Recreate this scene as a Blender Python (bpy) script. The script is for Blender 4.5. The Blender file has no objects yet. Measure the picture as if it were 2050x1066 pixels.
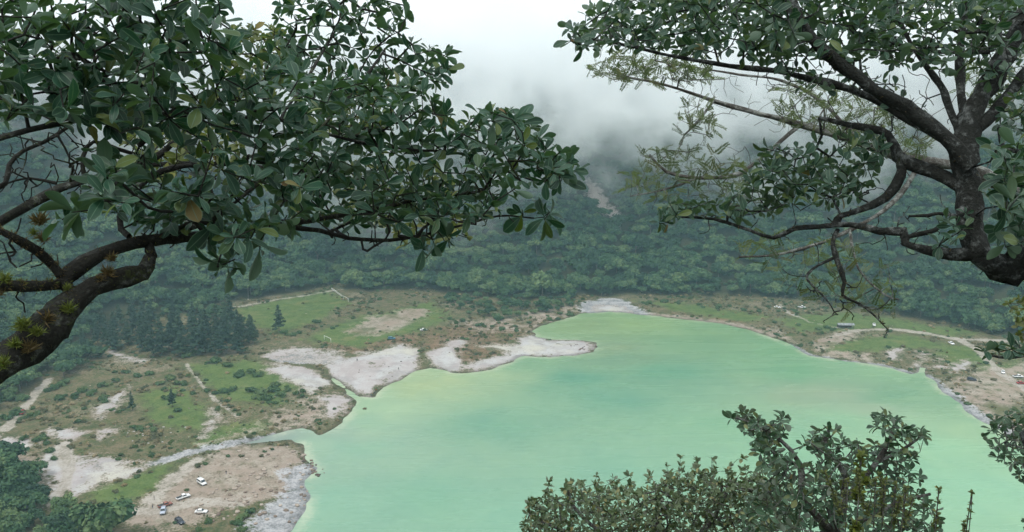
import bpy, bmesh, math, random
import numpy as np
from mathutils import Vector, Matrix, Quaternion

random.seed(7)
RNG = np.random.default_rng(7)
S = bpy.context.scene
COL = S.collection

# ------------------------------------------------------------------ camera
CAM_Z, PITCH, FPX, W0, H0 = 150.0, math.radians(13.0), 1706.0, 2050.0, 1066.0
cd = bpy.data.cameras.new('camera')
cam = bpy.data.objects.new('camera', cd)
COL.objects.link(cam)
cam.location = (0, 0, CAM_Z)
cam.rotation_euler = (math.pi / 2 - PITCH, 0, 0)
cd.sensor_width = 36.0
cd.lens = 36.0 * FPX / W0
cd.clip_start, cd.clip_end = 0.05, 6000
S.camera = cam

# ------------------------------------------------------------------ sky, sun, exposure
SUN_EL, SUN_AZ = math.radians(62), math.radians(215)
w = bpy.data.worlds.new('World'); S.world = w; w.use_nodes = True
nt = w.node_tree; nt.nodes.clear()
sky = nt.nodes.new('ShaderNodeTexSky'); sky.sky_type = 'NISHITA'; sky.sun_disc = False
sky.sun_elevation = SUN_EL; sky.sun_rotation = SUN_AZ
sky.altitude = 1300; sky.dust_density = 3.0; sky.air_density = 1.0
hs = nt.nodes.new('ShaderNodeHueSaturation'); hs.inputs['Saturation'].default_value = 0.22
veil = nt.nodes.new('ShaderNodeMixRGB'); veil.inputs['Fac'].default_value = 0.82
veil.inputs['Color2'].default_value = (13.0, 13.7, 14.0, 1)          # the closed cloud cover, near white
bg = nt.nodes.new('ShaderNodeBackground'); bg.inputs['Strength'].default_value = 0.11
wo = nt.nodes.new('ShaderNodeOutputWorld')
nt.links.new(sky.outputs[0], hs.inputs['Color']); nt.links.new(hs.outputs[0], veil.inputs['Color1'])
nt.links.new(veil.outputs[0], bg.inputs['Color']); nt.links.new(bg.outputs[0], wo.inputs['Surface'])
sd = bpy.data.lights.new('sun', 'SUN'); sd.energy = 1.5; sd.angle = math.radians(14); sd.color = (1, 0.96, 0.9)
sun = bpy.data.objects.new('sun', sd); COL.objects.link(sun)
sdir = Vector((math.sin(SUN_AZ) * math.cos(SUN_EL), math.cos(SUN_AZ) * math.cos(SUN_EL), math.sin(SUN_EL)))
sun.rotation_euler = sdir.to_track_quat('Z', 'Y').to_euler(); sun.location = (0, -20, 230)
S.view_settings.view_transform = 'Standard'; S.view_settings.look = 'None'
S.view_settings.exposure = 0.28; S.view_settings.gamma = 1.0
S.view_settings.use_curve_mapping = False
c = S.cycles
c.max_bounces = 16; c.diffuse_bounces = 2; c.glossy_bounces = 2; c.transmission_bounces = 2
c.transparent_max_bounces = 6; c.volume_bounces = 14
c.use_denoising = True; c.caustics_reflective = False; c.caustics_refractive = False
c.volume_max_steps = 256

# ------------------------------------------------------------------ helpers: pixels of the photograph to places
cp, sp = math.cos(PITCH), math.sin(PITCH)
def ray(px, py):
    a = (px - W0 / 2) / FPX; b = (H0 / 2 - py) / FPX
    return a, cp + b * sp, -sp + b * cp
def P(px, py, d):                                   # a point at depth d metres
    x, y, z = ray(px, py); return Vector((x * d, y * d, CAM_Z + z * d))
def G(px, py, z=0.0):                               # a point on the valley floor
    x, y, dz = ray(px, py); t = (CAM_Z - z) / -dz
    return (x * t, y * t)
def project(x, y, z):
    zz = z - CAM_Z
    dep = y * cp - zz * sp; up = y * sp + zz * cp
    return W0 / 2 + FPX * x / dep, H0 / 2 - FPX * up / dep, dep
def poly(pts): return np.array([G(*p) for p in pts])

def vnoise(x, y, seed=0):
    xi, yi = np.floor(x), np.floor(y); fx, fy = x - xi, y - yi
    fx = fx * fx * (3 - 2 * fx); fy = fy * fy * (3 - 2 * fy)
    def h(a, b):
        v = np.sin(a * 127.1 + b * 311.7 + seed * 74.7) * 43758.5453
        return v - np.floor(v)
    return (h(xi, yi) * (1 - fx) + h(xi + 1, yi) * fx) * (1 - fy) + (h(xi, yi + 1) * (1 - fx) + h(xi + 1, yi + 1) * fx) * fy
def fbm(x, y, s, seed=0, o=4):
    r = 0; a = 0.5; f = 1.0 / s
    for k in range(o):
        r = r + a * vnoise(x * f + 17.3 * k, y * f - 9.1 * k, seed + k); a *= .5; f *= 2.03
    return r / (1 - .5 ** o)
def seg_dist(x, y, pts, closed):
    d = np.full(x.shape, 1e9); n = len(pts)
    for i in range(n if closed else n - 1):
        a = pts[i]; b = pts[(i + 1) % n]; ab = b - a
        t = np.clip(((x - a[0]) * ab[0] + (y - a[1]) * ab[1]) / (ab @ ab + 1e-9), 0, 1)
        d = np.minimum(d, (x - a[0] - t * ab[0]) ** 2 + (y - a[1] - t * ab[1]) ** 2)
    return np.sqrt(d)
def inside(x, y, pts):
    r = np.zeros(x.shape, bool); n = len(pts); j = n - 1
    for i in range(n):
        xi, yi = pts[i]; xj, yj = pts[j]
        k = ((yi > y) != (yj > y)) & (x < (xj - xi) * (y - yi) / (yj - yi + 1e-12) + xi)
        r ^= k; j = i
    return r
def sdf(x, y, pts):
    d = seg_dist(x, y, pts, True); return np.where(inside(x, y, pts), -d, d)

# ------------------------------------------------------------------ the lie of the land
LAKE = np.vstack([poly([(585, 1066), (612, 1030), (622, 990), (612, 962), (635, 937), (612, 915), (606, 890), (585, 880), (555, 884),
    (530, 886), (500, 889), (480, 890), (505, 883), (540, 873), (575, 863), (605, 857), (640, 869), (662, 862), (690, 845), (703, 822), (709, 803), (692, 786),
    (672, 768), (660, 752), (690, 772), (716, 790), (748, 797), (768, 776), (800, 762), (832, 742), (862, 736), (902, 746), (942, 746),
    (982, 740), (1022, 726), (1048, 713), (1100, 715), (1150, 712), (1185, 706), (1198, 695), (1190, 686), (1150, 681), (1112, 681),
    (1078, 675), (1062, 664), (1085, 652), (1130, 640), (1165, 628), (1180, 627), (1220, 625), (1262, 628), (1300, 632), (1350, 638),
    (1400, 643), (1450, 650), (1500, 660), (1540, 675), (1580, 690), (1622, 712), (1680, 722), (1730, 728), (1790, 737), (1822, 748),
    (1838, 746), (1844, 737), (1849, 738), (1852, 749), (1868, 762), (1890, 785), (1912, 802), (1942, 827), (1977, 852), (2012, 870), (2060, 900)]),
    np.array([(190, 215), (160, 150), (40, 138), (-60, 160), (-75, 215)])])
FLOOR = np.vstack([np.array([(-330, 110), (-320, 260)]), poly([(-110, 880), (-40, 850), (40, 790), (110, 735), (170, 690), (260, 655), (380, 628),
    (450, 612), (560, 594), (665, 576), (720, 590), (800, 588), (880, 590), (1000, 600), (1150, 599), (1280, 594), (1400, 597), (1500, 597),
    (1640, 607), (1720, 628), (1800, 638), (1950, 667), (2060, 690), (2200, 705)]), np.array([(430, 300), (430, 110)])])
def H(x, y):
    x = np.asarray(x, float); y = np.asarray(y, float)
    dl = sdf(x, y, LAKE) + (fbm(x, y, 9, 3, 3) - .5) * 4.2
    z = np.clip(dl * .07, -1.6, 1.0) + np.clip(dl - 8, 0, 60) * .006 + (fbm(x, y, 14, 5, 3) - .5) * np.clip(dl * .05, 0, .7)
    dv = sdf(x, y, FLOOR) + (fbm(x, y, 60, 9, 3) - .5) * 16
    m = np.interp(dv, [0, 15, 50, 150, 260, 400, 700], [0, 3, 22, 100, 150, 160, 150])
    m = m * (1 + (fbm(x, y, 110, 12, 4) - .5) * .55 + (fbm(x, y * .3, 42, 14, 3) - .5) * .5 * np.clip(dv / 60, 0, 1)) + np.clip(dv, 0, 30) / 30 * (fbm(x, y, 25, 15, 3) - .5) * 8
    m = m * np.clip((y - 110) / 120, 0, 1)
    cl = np.interp(y + (fbm(x, y, 22, 20, 3) - .5) * np.clip(y * .5, 0, 8), [-150, -30, -3, 1.0, 2.0, 6, 15, 40, 90, 140, 200],
                   [175, 156, 149, 148.4, 146.2, 139, 124, 88, 34, 2, -5]) + (fbm(x, y, 3, 22, 2) - .5) * .25
    return np.maximum(z + np.where(dv > 0, m, 0), cl)
def land(px, py, extra=0):                            # the place on the ground that the photograph shows at a pixel
    a, b, dz = ray(px, py)
    t = np.arange(180, 1100, 1.0)
    x, y, z = a * t, b * t, CAM_Z + dz * t
    h = np.maximum(H(x, y), 0.0)
    k = int(np.argmax(z < h)) or 400
    t1 = t[k - 1]; f0 = z[k - 1] - h[k - 1]; f1 = z[k] - h[k]
    t1 += f0 / (f0 - f1 + 1e-9)
    return Vector((a * t1, b * t1, max(float(H(np.array([a * t1]), np.array([b * t1]))[0]), 0)))

# ------------------------------------------------------------------ material helper
class N:
    def __init__(s, name):
        s.m = bpy.data.materials.new(name); s.m.use_nodes = True; s.t = s.m.node_tree; s.t.nodes.clear()
        s.out = s.t.nodes.new('ShaderNodeOutputMaterial')
    def n(s, ty, **kw):
        nd = s.t.nodes.new(ty)
        for k, v in kw.items():
            if k.startswith('i_'):
                key = k[2:]; key = int(key) if key.isdigit() else key.replace('_', ' ')
                s.set(nd.inputs[key], v)
            else: setattr(nd, k, v)
        return nd
    def set(s, sock, v):
        if isinstance(v, bpy.types.NodeSocket): s.t.links.new(v, sock)
        elif isinstance(v, tuple) and len(v) == 3 and sock.type == 'RGBA': sock.default_value = (*v, 1)
        else: sock.default_value = v
    def noise(s, scale, detail=4, rough=.55, vec=None, dist=0):
        nd = s.n('ShaderNodeTexNoise', i_Scale=scale, i_Detail=detail, i_Roughness=rough, i_Distortion=dist)
        s.set(nd.inputs['Vector'], vec if vec is not None else s.pos()); return nd.outputs['Fac']
    def pos(s):
        if not hasattr(s, '_p'): s._p = s.n('ShaderNodeTexCoord').outputs['Object']
        return s._p
    def mix(s, f, a, b, mode='MIX'):
        nd = s.n('ShaderNodeMixRGB', blend_type=mode); s.set(nd.inputs[0], f); s.set(nd.inputs[1], a); s.set(nd.inputs[2], b); return nd.outputs[0]
    def math(s, op, a, b=0.0, c=0.0, clamp=False):
        nd = s.n('ShaderNodeMath', operation=op, use_clamp=clamp)
        for i, v in enumerate((a, b, c)): s.set(nd.inputs[i], v)
        return nd.outputs[0]
    def rng(s, v, a, b, c=0.0, d=1.0, smooth=True):
        nd = s.n('ShaderNodeMapRange', interpolation_type='SMOOTHSTEP' if smooth else 'LINEAR')
        for k, q in zip(('Value', 'From Min', 'From Max', 'To Min', 'To Max'), (v, a, b, c, d)): s.set(nd.inputs[k], q)
        return nd.outputs[0]
    def attr(s, name, out='Fac'): return s.n('ShaderNodeAttribute', attribute_name=name).outputs[out]
    def ramp(s, f, stops):
        nd = s.n('ShaderNodeValToRGB'); s.set(nd.inputs[0], f); e = nd.color_ramp.elements
        while len(e) < len(stops): e.new(.5)
        for q, (p_, c_) in zip(e, stops): q.position = p_; q.color = (*c_, 1)
        return nd.outputs[0]
    def bump(s, h, strength=.3, dist=.1):
        return s.n('ShaderNodeBump', i_Strength=strength, i_Distance=dist, i_Height=h).outputs[0]
    def bsdf(s, col, rough=.6, spec=.3, normal=None, **kw):
        b = s.n('ShaderNodeBsdfPrincipled'); s.set(b.inputs['Base Color'], col); s.set(b.inputs['Roughness'], rough)
        s.set(b.inputs['Specular IOR Level'], spec)
        if normal is not None: s.set(b.inputs['Normal'], normal)
        for k, v in kw.items(): s.set(b.inputs[k.replace('_', ' ')], v)
        s.t.links.new(b.outputs[0], s.out.inputs['Surface']); return b
def paint(name, col, rough=.5, spec=.4, var=.15, scale=3.0, metallic=0.0):
    m = N(name); nz = m.noise(scale, 5, .6)
    m.bsdf(m.mix(m.rng(nz, .3, .75), tuple(v * (1 - var) for v in col), tuple(min(1, v * (1 + var)) for v in col)),
           m.rng(nz, .2, .8, rough * .85, min(1, rough * 1.15)), spec, Metallic=metallic)
    return m.m

# ------------------------------------------------------------------ object helpers
def link(name, data, parent=None, loc=None):
    o = bpy.data.objects.new(name, data); COL.objects.link(o)
    if parent is not None: o.parent = parent
    if loc is not None: o.location = loc
    return o
def tag(o, label=None, cat=None, group=None, kind=None):
    for k, v in (('label', label), ('category', cat), ('group', group), ('kind', kind)):
        if v: o[k] = v
    return o
def thing(name, loc, label, cat, group=None, rz=0):
    o = link(name, None, None, loc); o.rotation_euler.z = rz; o.empty_display_size = .3
    return tag(o, label, cat, group)
def mesh_np(name, v, f, mat=None, smooth=False, uv=None, attrs=None):
    """v (n,3), f (m,k) numpy; one mesh"""
    v = np.asarray(v, np.float32); f = np.asarray(f, np.int32); me = bpy.data.meshes.new(name)
    me.vertices.add(len(v)); me.vertices.foreach_set('co', v.ravel())
    k = f.shape[1]; me.loops.add(f.size); me.loops.foreach_set('vertex_index', f.ravel())
    me.polygons.add(len(f)); me.polygons.foreach_set('loop_start', np.arange(0, f.size, k, dtype=np.int32))
    me.polygons.foreach_set('loop_total', np.full(len(f), k, np.int32))
    me.polygons.foreach_set('use_smooth', np.full(len(f), smooth, bool))
    if uv is not None:
        l = me.uv_layers.new(name='UVMap'); l.data.foreach_set('uv', np.asarray(uv, np.float32)[f.ravel()].ravel())
    for an, av in (attrs or {}).items():
        av = np.asarray(av, np.float32)
        if av.ndim == 2:
            a = me.attributes.new(an, 'FLOAT_COLOR', 'POINT'); a.data.foreach_set('color', np.c_[av, np.ones(len(av))].astype(np.float32).ravel())
        else:
            a = me.attributes.new(an, 'FLOAT', 'POINT'); a.data.foreach_set('value', av)
    me.update(); me.validate()
    if mat: me.materials.append(mat)
    return me
class MB:
    """collects boxes, tubes and polygons into one mesh"""
    def __init__(s): s.v = []; s.f = []
    def add(s, v, f):
        o = len(s.v); s.v += [tuple(p) for p in v]; s.f += [tuple(i + o for i in q) for q in f]
    def box(s, x0, x1, y0, y1, z0, z1, M=None):
        v = [Vector((x, y, z)) for z in (z0, z1) for y in (y0, y1) for x in (x0, x1)]
        if M: v = [M @ p for p in v]
        s.add(v, [(0, 2, 3, 1), (4, 5, 7, 6), (0, 1, 5, 4), (2, 6, 7, 3), (0, 4, 6, 2), (1, 3, 7, 5)])
    def tube(s, a, b, r0, r1, n=6):
        a, b = Vector(a), Vector(b); q = (b - a).to_track_quat('Z', 'Y'); v = []
        for p, r in ((a, r0), (b, r1)):
            v += [p + q @ Vector((r * math.cos(6.2832 * k / n), r * math.sin(6.2832 * k / n), 0)) for k in range(n)]
        s.add(v, [(k, (k + 1) % n, n + (k + 1) % n, n + k) for k in range(n)] + [tuple(range(n))[::-1], tuple(range(n, 2 * n))])
    def mesh(s, name, mat, bevel=0.0, smooth=False):
        me = bpy.data.meshes.new(name); me.from_pydata(s.v, [], s.f)
        if bevel:
            bm = bmesh.new(); bm.from_mesh(me)
            bmesh.ops.bevel(bm, geom=[e for e in bm.edges], offset=bevel, segments=2, affect='EDGES', clamp_overlap=True); bm.to_mesh(me); bm.free()
        for p in me.polygons: p.use_smooth = smooth
        if mat: me.materials.append(mat)
        me.update(); return me

# ------------------------------------------------------------------ ground sheet
def axis(fine0, fine1, step, lo, hi, g=1.16, cap=26):
    a = list(np.arange(fine0, fine1 + .01, step)); s_ = step
    while a[-1] < hi: s_ = min(s_ * g, cap); a.append(a[-1] + s_)
    s_ = step; b = [fine0]
    while b[-1] > lo: s_ = min(s_ * g, cap); b.append(b[-1] - s_)
    return np.array(b[:0:-1] + a)
ax = axis(-372, 372, 1.05, -760, 760)
ay = axis(232, 640, 1.35, 24, 1150, 1.12, 20)
ay = np.concatenate([np.arange(-150, -6, 12), np.arange(-6, 12, 1.0), np.arange(12, 24, 2.0), ay[ay > 24.5]])
XX, YY = np.meshgrid(ax, ay); gx, gy = XX.ravel(), YY.ravel()
gz = H(gx, gy)
MASK = {}
wpx, wpy = fbm(gx, gy, 13, 61, 4), fbm(gx, gy, 13, 67, 4)
def put(cls, pts, soft=4.5, width=None, gain=1.0):
    pts = poly(pts); m = 14 + (width or 0)
    k = np.nonzero((gx > pts[:, 0].min() - m) & (gx < pts[:, 0].max() + m) & (gy > pts[:, 1].min() - m) & (gy < pts[:, 1].max() + m))[0]
    amp = 9 if width is None else min(7, 1.5 + width * .5)
    wx_ = gx[k] + (wpx[k] - .5) * amp; wy_ = gy[k] + (wpy[k] - .5) * amp
    d = sdf(wx_, wy_, pts) if width is None else seg_dist(wx_, wy_, pts, False) - width / 2 * (.6 + .8 * wpx[k])
    v = np.clip(.5 - d / (2 * soft), 0, 1) * gain
    a = MASK.setdefault(cls, np.zeros(len(gx))); a[k] = np.maximum(a[k], v)
# pale sulphur clay
for q in [
    [(524, 722), (560, 701), (620, 697), (665, 705), (702, 716), (735, 703), (768, 701), (800, 694), (836, 700), (852, 715), (840, 737), (802, 763), (768, 778), (748, 798), (715, 791), (690, 775), (672, 765), (660, 752), (640, 742), (610, 735), (560, 738)],
    [(538, 744), (575, 735), (622, 743), (656, 756), (668, 770), (640, 780), (628, 797), (590, 776), (560, 760)],
    [(845, 712), (880, 702), (898, 688), (918, 678), (932, 690), (912, 705), (935, 728), (960, 733), (902, 748), (860, 738)],
    [(955, 696), (1030, 690), (1040, 676), (1075, 672), (1110, 678), (1150, 680), (1192, 685), (1200, 695), (1186, 708), (1150, 714), (1100, 716), (1046, 714), (1020, 727), (960, 744), (930, 736), (985, 715), (1000, 703)],
    [(1185, 622), (1215, 612), (1250, 616), (1262, 626), (1220, 626)],
    [(214, 703), (242, 710), (272, 725), (306, 727), (285, 735), (250, 728), (220, 716)],
    [(190, 836), (194, 815), (220, 805), (252, 783), (252, 800), (225, 827), (197, 838)], [(198, 836), (204, 850), (197, 848)],
    [(95, 877), (105, 860), (150, 864), (168, 872), (140, 890), (110, 890)], [(196, 868), (242, 862), (222, 876), (210, 890)],
    [(98, 908), (130, 895), (142, 930), (160, 925), (215, 917), (252, 925), (252, 945), (302, 935), (240, 966), (190, 990), (152, 1006), (138, 985), (120, 1005), (95, 1026), (84, 1010), (100, 975), (84, 960), (90, 930)],
    [(-10, 880), (30, 884), (66, 894), (20, 926), (-10, 935)], [(432, 822), (437, 850), (416, 881), (398, 881), (412, 860)],
    [(1776, 712), (1795, 700), (1812, 703), (1812, 716), (1788, 724)], [(1834, 709), (1857, 712), (1850, 728), (1862, 740), (1850, 752), (1838, 745), (1846, 722)],
    [(1872, 736), (1896, 717), (1882, 738)], [(1888, 737), (1940, 722), (1952, 732), (1930, 742), (1900, 747)],
    [(640, 800), (680, 790), (705, 800), (700, 825), (680, 840), (655, 830)]]: put('clay', q)
def cut(cls, pts, soft=3.0, width=None, gain=1.0):
    keep_ = MASK[cls].copy(); MASK[cls] = np.zeros(len(gx)); put(cls, pts, soft, width, gain); MASK[cls] = np.clip(keep_ - MASK[cls], 0, 1)
cut('clay', [(525, 724), (600, 733), (645, 744), (672, 768)], 3, 2.5, .8)
cut('clay', [(540, 722), (600, 702), (695, 716), (665, 737), (590, 731)], 6, None, .42)
cut('clay', [(698, 718), (730, 716), (772, 699)], 3, 2, .6)
cut('clay', [(735, 735), (752, 722), (775, 728), (760, 742)], 4, None, .35)
cut('clay', [(850, 702), (846, 720), (838, 740)], 3, 2.5, .6)
cut('clay', [(790, 745), (770, 765), (752, 790)], 4, 3, .35)
cut('clay', [(1080, 676), (1120, 690), (1160, 692)], 4, 2, .35)
cut('clay', [(960, 715), (1010, 712), (1040, 700)], 3, 3, .45)
cut('clay', [(175, 935), (215, 950), (180, 975)], 4, 5, .4)
# bluish gravel of the stream and the beach
put('gravel', [(300, 936), (370, 915), (440, 897), (480, 886), (560, 872)], 2.5, 5)
put('gravel', [(590, 1066), (612, 1030), (622, 990), (610, 958), (632, 935)], 5, 16)
put('gravel', [(480, 1066), (545, 1020), (590, 965), (620, 960), (625, 1000), (590, 1075)], 5)
put('gravel', [(1580, 690), (1620, 712), (1680, 723), (1760, 732), (1822, 748)], 2, 4)
put('gravel', [(1850, 755), (1890, 785), (1942, 827), (2010, 868)], 3.5, 9)
put('gravel', [(140, 985), (190, 960), (235, 945), (250, 930), (200, 925), (160, 945)], 3)
put('gravel', [(1155, 614), (1200, 601), (1250, 603), (1275, 616), (1300, 634), (1240, 630), (1175, 628)], 4)
put('gravel', [(545, 722), (600, 706), (690, 720), (650, 738), (590, 732)], 3)
# tan earth
put('dry', [(205, 1042), (300, 1012), (372, 950), (440, 900), (520, 888), (600, 893), (612, 960), (590, 1000), (520, 1012), (430, 1036), (335, 1075), (265, 1075)], 6, gain=.9)
put('dry', [(690, 668), (742, 640), (802, 626), (850, 622), (868, 630), (830, 650), (762, 674), (700, 678)], 5, gain=.85)
put('dry', [(1882, 768), (1950, 742), (2070, 728), (2070, 880), (1980, 850), (1912, 800)], 6, gain=.72)
put('dry', [(1620, 690), (1680, 665), (1740, 668), (1690, 690), (1640, 705)], 4, gain=.75)
put('dry', [(500, 860), (600, 800), (690, 790), (705, 815), (650, 850), (560, 870)], 7, gain=.62)
put('dry', [(380, 900), (480, 860), (560, 850), (470, 885)], 6, gain=.6)
put('dry', [(20, 900), (60, 895), (90, 930), (80, 955), (40, 930)], 4, gain=.8)
put('dry', [(900, 648), (1010, 640), (1140, 610), (1165, 614), (1160, 630), (1090, 652), (1060, 668), (960, 672)], 6, gain=.6)
put('dry', [(1165, 624), (1300, 630), (1400, 641), (1500, 657), (1545, 674)], 3, 7, gain=.85)
put('dry', [(1500, 655), (1545, 660), (1600, 690), (1560, 680)], 4, gain=.7)
put('dry', [(1655, 700), (1740, 712), (1790, 735), (1720, 728), (1630, 712)], 5, gain=.66)
# brown scrub
put('rust', [(640, 692), (720, 700), (790, 680), (850, 664), (950, 652), (1060, 640), (1145, 625), (1062, 668), (1010, 690), (960, 700), (900, 720), (850, 700), (770, 698), (700, 716)], 5, gain=.85)
put('rust', [(870, 705), (960, 700), (1000, 708), (950, 728), (900, 738)], 4)
put('rust', [(1100, 690), (1140, 690), (1145, 706), (1110, 706)], 4, gain=.6)
put('rust', [(1160, 610), (1250, 612), (1350, 628), (1480, 648), (1540, 668)], 4, 6, gain=.6)
put('rust', [(560, 905), (612, 905), (640, 938), (600, 950)], 5, gain=.6)
put('rust', [(0, 905), (70, 892), (110, 920), (80, 945), (20, 940)], 5, gain=.55)
# lush grass
for q in [[(470, 622), (560, 604), (650, 586), (705, 610), (640, 645), (560, 675), (500, 655)], [(600, 684), (700, 645), (862, 608), (906, 640), (830, 672), (722, 702), (640, 692)],
          [(270, 800), (350, 780), (432, 830), (410, 868), (300, 855)], [(1555, 640), (1700, 630), (1800, 645), (1960, 672), (1900, 680), (1780, 660), (1650, 668), (1590, 668)],
          [(1640, 695), (1700, 680), (1820, 676), (1930, 700), (1800, 705), (1660, 712)], [(380, 740), (520, 720), (600, 780), (560, 820), (440, 800)],
          [(380, 880), (470, 850), (560, 850), (470, 882), (400, 905)], [(1280, 606), (1400, 612), (1540, 640), (1500, 650), (1380, 632)], [(170, 1000), (300, 945), (370, 935), (330, 985), (220, 1025)],
          [(1950, 735), (2050, 725), (2050, 800), (1960, 800)], [(1860, 690), (1960, 700), (1990, 735), (1900, 740)]]: put('lush', q, 6, gain=.9)
# tracks
put('road', [(2110, 690), (1990, 686), (1920, 684), (1850, 671), (1780, 663), (1710, 666), (1680, 674)], 1.5, 4.2)
put('road', [(1920, 684), (1960, 706), (1992, 742), (2060, 790)], 1.6, 4.5)
put('road', [(1560, 612), (1580, 630), (1620, 650), (1700, 665)], 1.3, 2.2, gain=.85)
put('road', [(374, 735), (400, 770), (432, 806), (474, 838)], .8, 1.5)
put('road', [(98, 764), (45, 826), (12, 868)], 1.4, 4)
put('road', [(128, 898), (138, 940), (128, 980), (105, 1015)], 1.4, 5)
put('road', [(440, 625), (560, 604), (684, 583)], 1.8, 3.5, gain=.72)
put('road', [(190, 1036), (300, 1034), (390, 1012), (480, 1012)], 2, 8, gain=.8)
put('road', [(300, 1015), (350, 970), (400, 925)], 2, 5, gain=.8)
# bare scar on the far slope
SCAR = [(1172, 360), (1190, 366), (1214, 400), (1240, 428), (1232, 446), (1200, 424), (1176, 398)]
scar_w = np.array([land(*q).to_2d()[:] for q in SCAR])
k_ = np.nonzero((gy > 500))[0]
scar = np.zeros(len(gx)); scar[k_] = np.clip(.5 - (sdf(gx[k_], gy[k_], scar_w)) / 12, 0, 1)
slope = np.clip(sdf(gx, gy, FLOOR) / 10 + .3, 0, 1); slope = np.maximum(slope, (gy < 200).astype(float))

gm = N('ground_soil')
n1 = gm.noise(.035, 6, .6); n2 = gm.noise(.22, 6, .62); n3 = gm.noise(1.1, 5, .65); n4 = gm.noise(.09, 5, .7)
wob = gm.math('ADD', gm.math('MULTIPLY', gm.math('SUBTRACT', n2, .5), 2.0), gm.math('MULTIPLY', gm.math('SUBTRACT', n3, .5), 1.1))
def lay(col, cls, c, sharp=.09, amt=1.0, wk=1.0):
    v = gm.math('ADD', gm.attr(cls), gm.math('MULTIPLY', wob, wk))
    f = gm.rng(v, .5 - sharp, .5 + sharp, 0, amt)
    f = gm.math('MULTIPLY', f, gm.rng(gm.attr(cls), .02, .2))
    return gm.mix(f, col, c)
def two(a, b, f=None, lo=.35, hi=.65): return gm.mix(gm.rng(f if f is not None else n3, lo, hi), a, b)
mott = gm.math('ADD', gm.math('MULTIPLY', n2, .5), gm.math('MULTIPLY', n3, .5))
col = two((.06, .085, .03), (.20, .16, .095), mott, .36, .62)
col = gm.mix(gm.rng(n4, .5, .66, 0, .75), col, two((.06, .10, .03), (.13, .145, .055), mott, .38, .6))
col = gm.mix(gm.rng(gm.math('ADD', n1, gm.math('MULTIPLY', gm.math('SUBTRACT', n3, .5), .5)), .58, .72, 0, .7), col, two((.22, .17, .11), (.36, .30, .23)))
col = lay(col, 'lush', two(two((.07, .13, .03), (.13, .19, .055), mott, .36, .62), (.19, .20, .075), n4, .5, .72), .25, .9)
col = lay(col, 'rust', two(two((.10, .075, .04), (.27, .175, .11), mott, .38, .6), (.13, .12, .05), n4, .5, .65), .25, .85)
col = lay(col, 'dry', two(two(two((.20, .16, .115), (.46, .41, .345), mott, .38, .6), (.37, .29, .24), n4), (.13, .135, .06), n1, .53, .66), .28, .92)
col = lay(col, 'gravel', two((.24, .245, .26), (.52, .52, .54), mott, .4, .6), .2, .92)
claycol = two(two((.56, .555, .56), (.40, .375, .375), n4, .42, .62), (.60, .58, .51), n1, .5, .66)
claycol = gm.mix(gm.rng(mott, .48, .62, 0, .6), claycol, (.38, .34, .33))
claycol = gm.mix(gm.rng(n1, .42, .52, .5, 0), claycol, (.50, .43, .42))
rim = gm.rng(gm.math('ADD', gm.attr('clay'), gm.math('MULTIPLY', wob, .8)), .5, .85)
col = lay(col, 'clay', gm.mix(rim, two((.30, .24, .19), (.46, .41, .37)), claycol), .26, .96)
col = lay(col, 'road', two((.33, .29, .24), (.50, .46, .41), mott, .4, .6), .2, .85, .75)
col = gm.mix(gm.attr('slope'), col, two((.045, .06, .025), (.08, .075, .04)))
col = lay(col, 'scar', two((.46, .36, .33), (.66, .58, .54), n3), .25, .8)
wet = gm.rng(gm.n('ShaderNodeSeparateXYZ', i_0=gm.pos()).outputs[2], .02, .25, .62, 1.0)   # damp rim at the waterline
col = gm.mix(1.0, col, wet, 'MULTIPLY')
col = gm.mix(1.0, col, (.76, .75, .74), 'MULTIPLY')
gm.bsdf(col, .92, .15, gm.bump(gm.math('ADD', n3, n2), .6, .5))
GROUND = gm.m

nx, ny = len(ax), len(ay)
ii = (np.arange(ny - 1)[:, None] * nx + np.arange(nx - 1)[None, :]).ravel()
quads = np.stack([ii, ii + 1, ii + nx + 1, ii + nx], 1)
for k in ('clay', 'gravel', 'dry', 'rust', 'lush', 'road'): MASK.setdefault(k, np.zeros(len(gx)))
MASK['slope'] = slope; MASK['scar'] = scar
fm = {k: MASK[k][quads].mean(1) for k in ('clay', 'gravel', 'road', 'dry')}
cls = np.zeros(len(quads), int)
cls[fm['dry'] > .5] = 4; cls[fm['gravel'] > .5] = 3; cls[fm['clay'] > .5] = 2; cls[fm['road'] > .45] = 1
cls[slope[quads].mean(1) > .6] = 5
vtx = np.c_[gx, gy, gz]
for ci, nm in enumerate(('ground', 'dirt_road', 'clay_flat', 'gravel_shore', 'bare_earth', 'hillside')):
    f = quads[cls == ci]; u, inv = np.unique(f.ravel(), return_inverse=True)
    o = link(nm, mesh_np(nm, vtx[u], inv.reshape(-1, 4), GROUND, True, attrs={k: v[u] for k, v in MASK.items()}))
    tag(o, kind='structure')

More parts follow.
